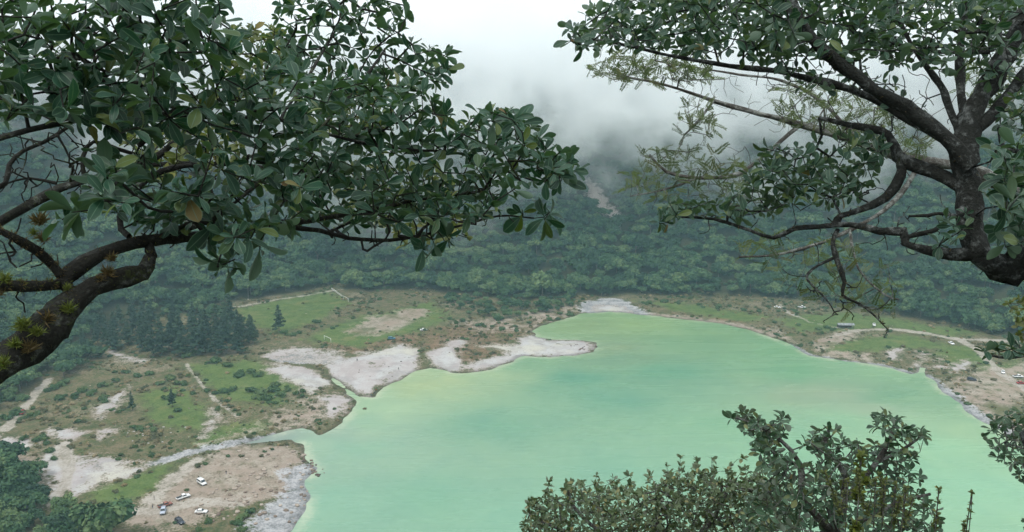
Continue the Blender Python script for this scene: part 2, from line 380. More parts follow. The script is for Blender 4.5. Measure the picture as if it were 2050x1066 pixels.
# ------------------------------------------------------------------ lake
srgb = lambda v: tuple(((q / 255 + .055) / 1.055) ** 2.4 if q > 10 else q / 255 / 12.92 for q in v)
ANCH = [((700, 900), (152, 206, 178)), ((1000, 850), (130, 192, 162)), ((1150, 760), (112, 184, 154)), ((1330, 740), (118, 186, 152)), ((1250, 800), (122, 188, 158)),
        ((1400, 690), (140, 190, 146)), ((1280, 650), (172, 208, 148)), ((1150, 655), (168, 200, 146)), ((1420, 660), (150, 196, 146)), ((1550, 705), (142, 198, 150)), ((1600, 750), (132, 196, 150)),
        ((1690, 790), (172, 198, 166)), ((1610, 790), (168, 198, 164)), ((1760, 820), (175, 204, 172)), ((1700, 840), (160, 214, 172)), ((1900, 900), (170, 226, 184)), ((2000, 980), (166, 226, 188)),
        ((1930, 870), (180, 222, 178)), ((1450, 850), (146, 204, 164)), ((1250, 950), (142, 202, 172)), ((850, 1000), (140, 202, 172)), ((640, 1020), (150, 206, 180)), ((830, 775), (192, 216, 164)),
        ((880, 760), (196, 218, 168)), ((960, 752), (184, 214, 170)), ((1060, 728), (150, 198, 158)), ((650, 900), (172, 212, 186)), ((640, 870), (176, 208, 184)), ((560, 876), (168, 184, 180)), ((585, 870), (172, 196, 184)), ((535, 880), (160, 174, 172)), ((510, 886), (156, 170, 170)),
        ((760, 810), (186, 222, 182)), ((720, 850), (170, 214, 180)), ((1850, 800), (158, 204, 162)), ((1810, 795), (128, 186, 150)), ((1760, 745), (158, 206, 162)), ((1220, 700), (160, 190, 150)),
        ((1240, 720), (140, 186, 152)), ((1050, 1040), (146, 206, 178)), ((1600, 900), (152, 212, 172)), ((1800, 950), (156, 218, 180))]
kf = quads[(sdf(gx, gy, LAKE)[quads].min(1) < 5)]
u, inv = np.unique(kf.ravel(), return_inverse=True)
lx, ly = gx[u], gy[u]
aw = np.zeros(len(u)); ac = np.zeros((len(u), 3))
jx = lx + (fbm(lx, ly, 30, 31, 3) - .5) * 26; jy = ly + (fbm(lx, ly, 30, 37, 3) - .5) * 20
for (px, py), c3 in ANCH:
    q = G(px, py); wgt = 1 / (((jx - q[0]) ** 2 * .55 + (jy - q[1]) ** 2) ** 1.25 + 40)
    aw += wgt; ac += wgt[:, None] * np.array(srgb(c3))
ac /= aw[:, None]; ac = (ac * .88 + ac.mean(1)[:, None] * .12) * np.array([1.05, 1.035, .94])
dsh = -sdf(lx, ly, LAKE)
WATER_GAIN = 0.485
wm = N('lake_water')
smap = wm.n('ShaderNodeMapping', i_Vector=wm.pos(), i_Rotation=(0, 0, .5), i_Scale=(.012, .10, 1)).outputs[0]; streak = wm.noise(1.0, 6, .62, vec=smap, dist=.4)
wn = wm.noise(.05, 6, .6, dist=.6); wn2 = wm.noise(.6, 5, .6)
wcol = wm.mix(1.0, wm.attr('tint', 'Color'), wm.ramp(wn, [(.3, (.90, .95, .96)), (.72, (1.06, 1.04, 1.0))]), 'MULTIPLY')
wcol = wm.mix(1.0, wcol, wm.ramp(wn2, [(.25, (.96, .975, .98)), (.8, (1.035, 1.02, 1.02))]), 'MULTIPLY')
wcol = wm.mix(1.0, wcol, wm.ramp(streak, [(.34, (.97, .98, .975)), (.5, (1, 1, 1)), (.68, (1.045, 1.025, 1.02))]), 'MULTIPLY')
edge = wm.math('ADD', wm.attr('shore'), wm.math('MULTIPLY', wm.math('SUBTRACT', wn2, .5), 9))
wcol = wm.mix(wm.math('MULTIPLY', wm.rng(edge, 0, 5.0, .6, 0), wm.rng(wn, .38, .6)), wcol, (.40, .43, .31))      # sulphur scum along the edge
wm.bsdf(wcol, wm.rng(streak, .35, .65, .18, .34), .5, wm.bump(wm.noise(1.1, 5, .65), .5, .08), IOR=1.33)
lake = link('lake', mesh_np('lake', np.c_[lx, ly, np.zeros(len(u))], inv.reshape(-1, 4), wm.m, True, attrs={'tint': ac * WATER_GAIN, 'shore': dsh}))
tag(lake, kind='structure')

# ------------------------------------------------------------------ far vegetation
def leaf_mat(name, c0, c1, c2, rough=.65):
    m = N(name); r = m.n('ShaderNodeObjectInfo').outputs['Random']
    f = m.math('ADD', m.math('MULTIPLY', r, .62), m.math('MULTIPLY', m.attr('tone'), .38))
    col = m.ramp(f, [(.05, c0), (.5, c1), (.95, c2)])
    col = m.mix(1.0, col, m.ramp(m.noise(.9, 3, .6), [(.3, (.75, .78, .75)), (.7, (1.2, 1.17, 1.1))]), 'MULTIPLY')
    m.bsdf(col, rough, .25); return m.m
FOREST = leaf_mat('forest_leaves', (.010, .034, .016), (.036, .088, .034), (.125, .18, .07))
PINE = leaf_mat('pine_needles', (.014, .036, .022), (.024, .055, .030), (.04, .07, .034))
BUSH = leaf_mat('bush_leaves', (.028, .065, .022), (.05, .10, .032), (.09, .13, .045))
SCRUB = leaf_mat('scrub_leaves', (.06, .075, .03), (.10, .10, .045), (.17, .14, .075))
BARK_FAR = paint('far_bark', (.16, .13, .10), .9, .1, .3, 2)
ICO = None
def ico(n=1):
    bm = bmesh.new(); bmesh.ops.create_icosphere(bm, subdivisions=n, radius=1)
    v = np.array([q.co[:] for q in bm.verts]); f = np.array([[q.index for q in p.verts] for p in bm.faces]); bm.free(); return v, f
ICOV, ICOF = ico(1)
def clumps(name, lobes, per, size, mat, rng, core=.78, up=.35):
    V, F, T = [], [], []
    for cx, cy, cz, rx, rz in lobes:
        tone = rng.random()
        if core:
            jit = 1 + (rng.random((len(ICOV), 1)) - .5) * .3
            V.append(ICOV * jit * np.array([rx, rx, rz]) * core + (cx, cy, cz))
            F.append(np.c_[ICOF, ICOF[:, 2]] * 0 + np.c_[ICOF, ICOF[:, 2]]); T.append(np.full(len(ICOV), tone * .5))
        n = max(8, int(per * rx * rx))
        d = rng.normal(size=(n, 3)); d /= np.linalg.norm(d, axis=1)[:, None]; d[:, 2] = np.where(d[:, 2] < -.45, -d[:, 2], d[:, 2])
        p = d * (rx, rx, rz) * (0.78 + .36 * rng.random((n, 1))) + (cx, cy, cz)
        nn = d + rng.normal(size=(n, 3)) * .55 + (0, 0, up); nn /= np.linalg.norm(nn, axis=1)[:, None]
        a = np.cross(nn, rng.normal(size=(n, 3))); a /= np.linalg.norm(a, axis=1)[:, None] + 1e-9; b = np.cross(nn, a)
        s_ = size * (.55 + .9 * rng.random((n, 1)))
        q = np.stack([p - a * s_ - b * s_ * .5, p + a * s_ * .5 - b * s_ * .7, p + a * s_ + b * s_ * .5, p - a * s_ * .4 + b * s_ * .8], 1)
        V.append(q.reshape(-1, 3)); F.append(np.arange(n * 4).reshape(-1, 4)); T.append(np.repeat(np.clip(tone + (rng.random(n) - .5) * .5, 0, 1), 4))
    off = 0; FF = []
    for v, f in zip(V, F): FF.append(f + off); off += len(v)
    tri = [f for f in FF]
    v = np.vstack(V); t = np.concatenate(T)
    me = bpy.data.meshes.new(name)
    faces = []
    for f in tri:
        for q in f.tolist(): faces.append(tuple(q) if q[2] != q[3] else tuple(q[:3]))
    me.from_pydata(v.tolist(), [], faces); a = me.attributes.new('tone', 'FLOAT', 'POINT'); a.data.foreach_set('value', t.astype(np.float32))
    me.materials.append(mat); me.update(); return me
def broad_crown(i):
    r = np.random.default_rng(100 + i); L = []
    R = 4.6 + r.random() * 1.2; Hh = 6.0 + r.random() * 3
    for k in range(13):
        a = r.random() * 6.283; q = R * math.sqrt(r.random()) * .82; z = Hh * (.62 + .38 * math.sqrt(max(0, 1 - (q / R) ** 2)) * (.6 + .5 * r.random())) - r.random() * 2.2
        rr = 1.3 + r.random() * 1.2; L.append((q * math.cos(a), q * math.sin(a), z, rr, rr * .82))
    return clumps('crown_mesh', L, 17, .42, FOREST, r), Hh
def pine_crown(i):
    r = np.random.default_rng(200 + i); L = []; Hh = 17 + 4 * r.random()
    for k in range(26):
        t = k / 25; z = 3 + (Hh - 3) * t; q = (1 - t) ** .8 * 3.3 * (.7 + .5 * r.random()); a = k * 2.4 + r.random()
        rr = .55 + .75 * (1 - t); L.append((q * math.cos(a) * .8, q * math.sin(a) * .8, z, rr * 1.1, rr * .7))
    L.append((0, 0, Hh * .45, 1.6, Hh * .33)); L.append((0, 0, Hh, .4, 1.0))
    return clumps('pine_crown_mesh', L, 24, .4, PINE, r, .8, .1), Hh
def bush_crown(i, mat=None, nm='bush_crown_mesh'):
    r = np.random.default_rng(300 + i); L = []
    for k in range(7):
        a = r.random() * 6.283; q = 1.2 * math.sqrt(r.random()); rr = .55 + .5 * r.random()
        L.append((q * math.cos(a), q * math.sin(a), .35 + .8 * r.random() * (1 - q / 2), rr, rr * .8))
    return clumps(nm, L, 60, .2, mat or BUSH, r, .75)
def trunk_mesh(name, h, r):
    m = MB(); m.tube((0, 0, -1.5), (.1, .05, h * .5), r, r * .7, 6); m.tube((.1, .05, h * .5), (0, .1, h), r * .7, r * .3, 5)
    for k in range(4):
        a = k * 1.7; m.tube((.1, .05, h * (.45 + .1 * k)), (1.8 * math.cos(a), 1.8 * math.sin(a), h * (.75 + .06 * k)), r * .4, r * .12, 4)
    return m.mesh(name, BARK_FAR)
BROAD = [broad_crown(i) for i in range(6)]; BTRUNK = [trunk_mesh('trunk_mesh', h * .8, .28) for _, h in BROAD]
PINES = [pine_crown(i) for i in range(3)]; PTRUNK = [trunk_mesh('pine_trunk_mesh', h * .9, .25) for _, h in PINES]
BUSHES = [bush_crown(i) for i in range(4)]; BSTEM = trunk_mesh('stem_mesh', 1.0, .07)

def plant(name, crown, trunk, loc, sc, label, cat, group=None, tn='trunk', sz=None):
    o = thing(name, loc, label, cat, group, random.random() * 6.28)
    o.scale = (sc * random.uniform(.9, 1.1), sc * random.uniform(.9, 1.1), sz or sc * random.uniform(.9, 1.12))
    link('crown', crown, o); link(tn, trunk, o); return o
def scatter_stuff(name, pts, scl, meshes, mat_src, label=None, cat=None):
    """one object: many copies of a few crowns on points"""
    me = bpy.data.meshes.new(name); me.from_pydata([tuple(p) for p in pts], [], [])
    n = len(pts)
    for an, av in (('sc', scl), ('rz', RNG.random(n) * 6.283)):
        a = me.attributes.new(an, 'FLOAT', 'POINT'); a.data.foreach_set('value', np.asarray(av, np.float32))
    o = link(name, me); tag(o, label, cat, kind='stuff')
    g = bpy.data.node_groups.new(name + '_copies', 'GeometryNodeTree')
    g.interface.new_socket('Geometry', in_out='INPUT', socket_type='NodeSocketGeometry'); g.interface.new_socket('Geometry', in_out='OUTPUT', socket_type='NodeSocketGeometry')
    A = g.nodes.new; L = g.links.new
    gi, go = A('NodeGroupInput'), A('NodeGroupOutput'); jn = A('GeometryNodeGeometryToInstance')
    for ob in mat_src:
        oi = A('GeometryNodeObjectInfo'); oi.inputs['Object'].default_value = ob; oi.transform_space = 'ORIGINAL'; oi.inputs['As Instance'].default_value = False
        L(oi.outputs['Geometry'], jn.inputs[0])
    ip = A('GeometryNodeInstanceOnPoints'); L(gi.outputs[0], ip.inputs['Points']); L(jn.outputs[0], ip.inputs['Instance'])
    ip.inputs['Pick Instance'].default_value = True
    ri = A('FunctionNodeRandomValue'); ri.data_type = 'INT'; ri.inputs[4].default_value = 0; ri.inputs[5].default_value = len(mat_src) - 1; L(ri.outputs[2], ip.inputs['Instance Index'])
    na = A('GeometryNodeInputNamedAttribute'); na.data_type = 'FLOAT'; na.inputs['Name'].default_value = 'sc'
    nr = A('GeometryNodeInputNamedAttribute'); nr.data_type = 'FLOAT'; nr.inputs['Name'].default_value = 'rz'
    cx = A('ShaderNodeCombineXYZ'); L(nr.outputs[0], cx.inputs[2])
    er = A('FunctionNodeEulerToRotation'); L(cx.outputs[0], er.inputs[0]); L(er.outputs[0], ip.inputs['Rotation']); L(na.outputs[0], ip.inputs['Scale'])
    L(ip.outputs[0], go.inputs[0])
    md = o.modifiers.new('copies', 'NODES'); md.node_group = g
    return o

# forest: jittered grid on the slopes and in the wooded corners of the valley floor
WOOD_L = poly([(-60, 700), (100, 650), (200, 622), (330, 625), (450, 628), (480, 650), (515, 668), (520, 690), (430, 722), (330, 700), (215, 690), (200, 735), (130, 765), (95, 760), (40, 818), (-20, 850), (-100, 880)])
WOOD_C = poly([(-150, 925), (30, 940), (75, 962), (90, 1000), (80, 1025), (170, 1035), (240, 1075), (240, 1110), (-150, 1110)])
WOOD_S = poly([(875, 588), (1000, 596), (1150, 598), (1145, 620), (1080, 634), (1000, 645), (950, 640), (900, 618)])
sp_ = 5.9
fx, fy = np.meshgrid(np.arange(-520, 520, sp_), np.arange(225, 860, sp_)); fx = fx.ravel() + (RNG.random(fx.size) - .5) * sp_ * 1.1; fy = fy.ravel() + (RNG.random(fy.size) - .5) * sp_ * 1.1
dv = sdf(fx, fy, FLOOR); wl, wc, ws = inside(fx, fy, WOOD_L), inside(fx, fy, WOOD_C), inside(fx, fy, WOOD_S)
keep = (dv > 1) | wl | wc | ws
keep &= ~(sdf(fx, fy, scar_w) < 2.5 - 5 * RNG.random(fx.size) ** 3) & (sdf(fx, fy, LAKE) > 6)
keep &= RNG.random(fx.size) < np.where(wl & (dv < 0), .62, np.where(ws & (dv < 0), .8, .96))
fz = H(fx, fy); px_, py_, dep_ = project(fx, fy, fz + 6)
keep &= (px_ > -140) & (px_ < 2190) & (py_ < 1140) & (py_ > 20)
keep &= ~((np.abs(seg_dist(fx, fy, poly([(440, 625), (560, 604), (684, 583)]), False)) < 5))
PINE_ZONE = poly([(185, 660), (240, 640), (330, 640), (450, 650), (515, 668), (525, 700), (440, 735), (330, 725), (250, 705), (190, 705)])
keep &= ~inside(fx, fy, PINE_ZONE)
idx = np.nonzero(keep)[0]
fsc = (.72 + .55 * fbm(fx, fy, 18, 41, 2) + (RNG.random(fx.size) - .5) * .35)
fsc = np.where(ws & (dv < 0), fsc * .5, fsc); fsc = np.where(wl & (dv < 2), fsc * .8, fsc); fsc = np.clip(fsc * .88 * np.exp(RNG.normal(size=fx.size) * .26), .3, 1.9)
vis = idx[(px_[idx] > 0) & (px_[idx] < 2050) & (py_[idx] > 300) & (py_[idx] < 1066)]
# leave out of the individuals those that the near left crown hides
vis = np.array([i for i in vis if not (px_[i] < 900 and py_[i] < 470)])
big = vis[np.argsort(-(fsc[vis] / dep_[vis]))][:300]
bigset = set(big.tolist()); src = []
for i in big:
    k = random.randrange(6); loc = (fx[i], fy[i], fz[i] - .4)
    if wc[i]: lb, gr = 'dark broadleaf tree of the thick wood in the bottom left corner', 'wood in the bottom left corner'
    elif px_[i] < 210 and py_[i] > 640: lb, gr = 'broadleaf tree in the wood below the mossy limb beside the left-hand track', 'wood below the mossy limb'
    elif px_[i] < 215: lb, gr = 'broadleaf tree of the left slope seen behind the mossy limb', 'left slope trees behind the mossy limb'
    elif px_[i] < 440 : lb, gr = 'bluish green broadleaf tree on the slope right behind the pine stand', 'slope trees behind the pines'
    elif px_[i] < 720: lb, gr = 'broadleaf tree on the slope just above the road along the green meadow', 'slope trees above the meadow road'
    elif ws[i]: lb, gr = 'low bushy tree between the far forest and the brown lakeshore', 'shore thicket trees'
    elif px_[i] > 1850: lb, gr = 'hazy broadleaf tree above the dirt road under the gnarled trunk', 'forest edge under the gnarled trunk'
    elif px_[i] > 1550: lb, gr = 'hazy broadleaf tree on the right-hand forest edge above the dirt road', 'right-hand forest edge'
    else: lb, gr = 'hazy broadleaf tree at the foot of the forested slope behind the lake', 'forest edge behind the lake'
    o = plant('forest_tree', BROAD[k][0], BTRUNK[k], loc, float(fsc[i]), lb, 'tree', gr)
    if len(src) < 6 and all(s_.data != BROAD[k][0] for s_ in src): src.append(o.children[0])
rest = np.array([i for i in idx if i not in bigset])
scatter_stuff('forest', np.c_[fx, fy, fz - .4][rest], fsc[rest], BROAD, src, 'dense hazy green forest covering the far crater slope', 'forest')

# pines of the left-hand wood and the lone pine on the meadow
PINE_PX = [(205, 660, .8), (232, 675, .9), (255, 690, .95), (262, 668, .9), (285, 705, 1.0), (300, 680, 1.0), (318, 712, 1.05), (335, 690, 1.0), (352, 716, 1.1), (368, 698, 1.0), (385, 712, 1.0),
           (402, 690, 1.05), (418, 706, 1.05), (432, 690, 1.0), (448, 700, 1.1), (462, 684, 1.1), (475, 696, 1.0), (488, 690, .95), (503, 692, .8), (345, 668, .95), (385, 672, 1.0), (425, 668, 1.0), (452, 664, 1.1), (240, 648, .8), (310, 655, .9), (170, 705, .8), (140, 730, .8), (188, 690, .8), (215, 690, .85), (235, 700, .8), (275, 650, .9), (330, 705, .95), (300, 712, .9), (410, 680, 1.0), (370, 680, .95), (440, 712, .9), (470, 708, .9), (290, 668, .9), (495, 675, .8), (400, 655, .9), (220, 705, .7)]
for i, (px, py, s_) in enumerate(PINE_PX):
    k = i % 3; p = land(px, py)
    p.x += random.uniform(-3, 3); p.y += random.uniform(-4, 4)
    plant('pine_tree', PINES[k][0], PTRUNK[k], p, s_ * random.uniform(1.15, 1.6), 'dark blue-green pine in the stand left of the meadow', 'pine', 'pine stand', sz=s_ * random.uniform(.65, 1.05))
p = land(559, 664); plant('pine_tree', PINES[0][0], PTRUNK[0], p, .92, 'lone dark pine standing on the green meadow beside the field', 'pine', sz=.8).scale.x *= 1.35
p = land(265, 822); plant('pine_tree', PINES[1][0], PTRUNK[1], p, .5, 'small dark tree right of the narrow white clay gully', 'tree', sz=.42)
p = land(345, 815); plant('pine_tree', PINES[2][0], PTRUNK[2], p, .5, 'small dark tree on the bright grass left of the footpath', 'tree', sz=.45)

def under0(v): return float(H(np.array([v[0]]), np.array([v[1]]))[0])
# bushes placed one by one
BUSH_PX = [(390, 712, 4), (415, 700, 3), (430, 725, 3), (455, 735, 3), (635, 646, 2.6), (570, 668, 2.5), (585, 672, 2), (600, 668, 2.2), (485, 750, 3), (505, 748, 3.2), (520, 752, 2.4), (450, 785, 2.6), (470, 782, 2.6),
           (500, 785, 3), (525, 790, 3.2), (545, 785, 3.4), (560, 795, 3.2), (575, 782, 2.8), (535, 800, 3), (515, 797, 2.4), (590, 790, 2.2), (605, 795, 1.8), (550, 772, 2.2), (430, 790, 2), (415, 783, 2), (330, 800, 2.6), (345, 795, 2), (355, 825, 2.2),
           (205, 800, 3), (185, 790, 3.2), (165, 785, 3), (150, 795, 2.6), (205, 775, 3), (230, 765, 2.6), (120, 800, 2.8), (130, 770, 3), (105, 780, 3), (210, 805, 2), (225, 822, 1.2), (85, 880, 2.6), (70, 885, 2), (50, 880, 2.5), (100, 905, 2), (110, 920, 1.8),
           (60, 835, 2.4), (75, 830, 2), (45, 800, 3), (20, 800, 3.4), (30, 830, 3), (10, 840, 3), (280, 860, 2), (310, 862, 1.8), (265, 858, 1.6), (360, 770, 2.4), (340, 760, 2.6), (300, 750, 2.6), (270, 755, 2.4), (250, 748, 2.2), (320, 770, 2),
           (1640, 660, 2), (1655, 657, 2.2), (1670, 660, 1.6), (1610, 672, 1.5), (1600, 652, 1.6), (1590, 625, 2.4), (1570, 620, 2), (1780, 664, 1.8), (1840, 705, 1.4), (1855, 708, 1.4), (1870, 712, 1.2), (1300, 608, 2.4), (1330, 605, 2.6), (1360, 607, 2.4), (1400, 612, 2.2), (1440, 615, 2.4), (1490, 622, 2),
           (960, 652, 2.2), (985, 656, 2), (1005, 660, 2), (1030, 655, 1.8), (940, 660, 1.6), (1035, 665, 1.3), (1140, 632, 2), (1120, 630, 2.2), (1100, 640, 1.8), (1060, 648, 1.8), (900, 640, 2), (925, 645, 2.2), (915, 655, 1.6), (760, 600, 2), (742, 606, 1.8), (480, 1050, 2), (490, 1040, 2.4), (500, 1028, 2), (485, 1062, 1.6), (455, 915, 1.2), (530, 905, 1), (545, 902, 1.2)]
for i, (px, py, r) in enumerate(BUSH_PX):
    p = land(px, py)
    if px < 240 and py > 700: lb, gr = 'dark bush in the scrub along the left-hand dirt track', 'bushes along the left track'
    elif px < 400: lb, gr = 'low green bush on the grassy flat left of the footpath', 'bushes on the grassy flat'
    elif px < 620 and py < 760: lb, gr = 'green bush at the edge of the pine stand and meadow', 'bushes beside the pine stand'
    elif px < 620 and py < 805: lb, gr = 'dark green bush in the thicket below the white clay', 'thicket below the clay'
    elif px < 620: lb, gr = 'small bush on the stony lower left beach', 'bushes on the stony beach'
    elif px < 1200: lb, gr = 'bush in the brown scrub along the far shore of the lake', 'bushes in the brown scrub'
    else: lb, gr = 'bush on the grassy bank right of the lake', 'bushes on the right bank'
    plant('bush', BUSHES[i % 4], BSTEM, p, r / 1.75 * random.uniform(.8, 1.25), lb, 'bush', gr, 'stem', sz=r / 1.9)
    if i % 2 == 0 and r > 1.7:
        q = p + Vector((random.uniform(-1, 1) * r * 1.4, random.uniform(-1, 1) * r * 1.6, 0)); q.z = max(under0(q), 0)
        plant('bush', BUSHES[(i + 2) % 4], BSTEM, q, r / 1.75 * random.uniform(.45, .8), lb, 'bush', gr, 'stem')

# countless scrub tufts on open ground
tuft_src = []
STRAW = leaf_mat('straw_grass', (.16, .14, .07), (.24, .19, .10), (.33, .26, .16))
for i in range(4):
    o = link('scrub_tuft', bush_crown(20 + i, (SCRUB, BUSH, STRAW, SCRUB)[i], 'scrub_tuft_mesh'), None, land(640 + 30 * i, 820)); o.scale = (.5, .5, .5)
    tag(o, 'small scrub tuft on the brown bank above the stream mouth', 'tuft', 'scrub tufts above the stream mouth'); tuft_src.append(o)
def grid_at(a, x, y):
    i = np.clip(np.searchsorted(ay, y), 0, ny - 1); j = np.clip(np.searchsorted(ax, x), 0, nx - 1); return a[i * nx + j]
n = 75000
tx = RNG.random(n) * 800 - 400; ty = 235 + RNG.random(n) * 370
ok = (sdf(tx, ty, LAKE) > 2.0) & (sdf(tx, ty, FLOOR) < 6)
bare = np.maximum.reduce([grid_at(MASK[k], tx, ty) * q for k, q in (('clay', 1.25), ('road', 1.3), ('gravel', 1.2), ('dry', .8), ('lush', .86))])
ok &= (RNG.random(n) > bare * 1.05 + .15) & (fbm(tx, ty, 16, 51, 3) > .42 - .25 * grid_at(MASK['rust'], tx, ty))
qx, qy, _ = project(tx, ty, 0 * tx); ok &= (qx > -80) & (qx < 2130) & (qy < 1100)
tx, ty = tx[ok], ty[ok]
scatter_stuff('scrub', np.c_[tx, ty, H(tx, ty) - .05], .12 + .75 * RNG.random(len(tx)) ** 3.2, None, tuft_src, 'olive scrub tufts dotting the open valley floor', 'scrub')

# ------------------------------------------------------------------ air
hm = N('haze_air'); pv = hm.n('ShaderNodeVolumePrincipled'); pv.inputs['Color'].default_value = (.52, .83, .96, 1)
pv.inputs['Density'].default_value = .00019; pv.inputs['Anisotropy'].default_value = 0.0
hm.t.links.new(pv.outputs[0], hm.out.inputs['Volume'])
m = MB(); m.box(-900, 900, -180, 1260, -3, 340); hz = link('haze', m.mesh('haze', hm.m)); tag(hz, kind='stuff'); hz.display_type = 'WIRE'
mm = N('mist_cloud'); pv = mm.n('ShaderNodeVolumePrincipled'); pv.inputs['Color'].default_value = (.99, .995, 1.0, 1)
z = mm.n('ShaderNodeSeparateXYZ', i_0=mm.pos()).outputs[2]
b1 = mm.noise(.011, 4, .55, dist=.5); b2 = mm.noise(.03, 4, .6)
e = mm.math('ADD', z, mm.math('MULTIPLY', mm.math('SUBTRACT', b1, .5), 250)); e = mm.math('ADD', e, mm.math('MULTIPLY', mm.math('SUBTRACT', b2, .5), 60))
dn = mm.math('MULTIPLY', mm.rng(e, 60, 165), mm.rng(b2, .36, .66, .05, 1.0))
mm.set(pv.inputs['Density'], mm.math('MULTIPLY', dn, .06)); mm.t.links.new(pv.outputs[0], mm.out.inputs['Volume'])
m = MB(); m.box(-880, 880, 575, 900, 20, 225); ms = link('mist', m.mesh('mist', mm.m)); tag(ms, kind='stuff', label='white mist drifting over the upper crater slope', cat='mist')
mm.m.cycles.volume_step_rate = .6

# ------------------------------------------------------------------ near trees
def bark_mat(name, dark, lichen, moss, lam, mam):
    m = N(name); a = m.noise(15, 8, .74); b = m.noise(70, 5, .6); g = m.noise(5, 6, .7)
    col = m.mix(m.rng(b, .35, .65), tuple(v * .55 for v in dark), dark)
    col = m.mix(m.rng(m.math('ADD', m.math('MULTIPLY', a, .55), m.math('MULTIPLY', g, .45)), .58 - lam, .70 - lam), col, m.mix(m.rng(b, .3, .7), lichen, tuple(v * .55 for v in lichen)))
    col = m.mix(m.rng(m.math('ADD', g, m.math('MULTIPLY', m.math('SUBTRACT', b, .5), .5)), .66 - mam, .78 - mam), col, moss)
    m.bsdf(col, .88, .2, m.bump(m.math('ADD', a, b), 1.0, .02)); return m.m
BARK_L = bark_mat('mossy_bark', (.022, .023, .019), (.15, .165, .15), (.036, .046, .016), .06, .10)
BARK_R = bark_mat('lichen_bark', (.024, .027, .024), (.20, .22, .215), (.032, .042, .018), .085, .04)
BARK_P = bark_mat('pale_bark', (.09, .085, .075), (.30, .32, .30), (.10, .11, .05), .12, .02)
def leafy(name, c0, c1, c2, back, margin, gloss=.42, trans=.22):
    m = N(name)
    r = m.math('FRACT', m.math('ADD', m.attr('rnd'), m.n('ShaderNodeObjectInfo').outputs['Random']))
    col = m.ramp(r, [(.0, c0), (.4, c1), (.84, c1), (.955, c2), (.992, tuple(v * 1.3 for v in c2)), (1.0, (.14, .08, .03))])
    uv = m.n('ShaderNodeUVMap', uv_map='UVMap').outputs[0]; sx = m.n('ShaderNodeSeparateXYZ', i_0=uv)
    u = m.math('ABSOLUTE', m.math('SUBTRACT', sx.outputs[0], .5))
    vein = m.n('ShaderNodeTexWave', i_Scale=7.0, i_Distortion=.6, i_Detail=1.0, bands_direction='Y'); m.set(vein.inputs['Vector'], m.n('ShaderNodeVectorMath', operation='ADD', i_0=uv, i_1=m.n('ShaderNodeCombineXYZ', i_1=m.math('MULTIPLY', u, -.6)).outputs[0]).outputs[0])
    col = m.mix(m.math('MULTIPLY', m.rng(vein.outputs[0], .75, 1), .22), col, margin)
    col = m.mix(m.math('MULTIPLY', m.rng(u, .05, .02), .55), col, margin)
    col = m.mix(m.math('MULTIPLY', m.rng(u, .40, .48), .7), col, margin)
    sp_n = m.noise(40, 4, .65); col = m.mix(m.math('MULTIPLY', m.rng(sp_n, .62, .72), .5), col, (.10, .07, .035))
    bf = m.n('ShaderNodeNewGeometry').outputs['Backfacing']
    col = m.mix(m.math('MULTIPLY', bf, .8), col, back)
    b = m.bsdf(col, gloss, .28, m.bump(vein.outputs[0], .25, .003))
    tr = m.n('ShaderNodeBsdfTranslucent'); m.set(tr.inputs[0], m.mix(1.0, col, (1.25, 1.5, .55), 'MULTIPLY'))
    mx = m.n('ShaderNodeMixShader', i_0=trans); m.t.links.new(b.outputs[0], mx.inputs[1]); m.t.links.new(tr.outputs[0], mx.inputs[2])
    m.t.links.new(mx.outputs[0], m.out.inputs['Surface']); return m.m
LEAF_L = leafy('broad_leaf_dark', (.006, .030, .017), (.014, .056, .032), (.065, .095, .016), (.060, .11, .07), (.10, .17, .115), .38)
LEAF_R = leafy('broad_leaf_bluish', (.008, .032, .020), (.018, .056, .034), (.075, .105, .028), (.08, .13, .09), (.13, .19, .14), .38)
LEAF_Y = leafy('small_leaf_olive', (.045, .065, .02), (.085, .105, .03), (.16, .16, .05), (.14, .16, .08), (.16, .18, .09), .5, .3)
LEAF_S = leafy('shrub_leaf_grey', (.030, .060, .028), (.085, .125, .058), (.20, .19, .08), (.15, .175, .13), (.16, .19, .13), .4, .15)
LEAF_D = leafy('shrub_leaf_dark', (.016, .050, .026), (.045, .098, .052), (.12, .14, .05), (.12, .15, .12), (.14, .18, .14), .4, .15)
LEAF_F = leafy('feather_leaf', (.022, .042, .018), (.042, .068, .026), (.085, .085, .035), (.15, .18, .11), (.15, .18, .1), .55, .35)
MOSS = leafy('moss_blades', (.035, .055, .012), (.075, .105, .02), (.16, .19, .03), (.12, .14, .04), (.16, .18, .04), .6, .3)
MOSS_B = leafy('moss_brown', (.04, .035, .015), (.08, .06, .02), (.14, .09, .03), (.10, .08, .04), (.12, .09, .04), .7, .2)

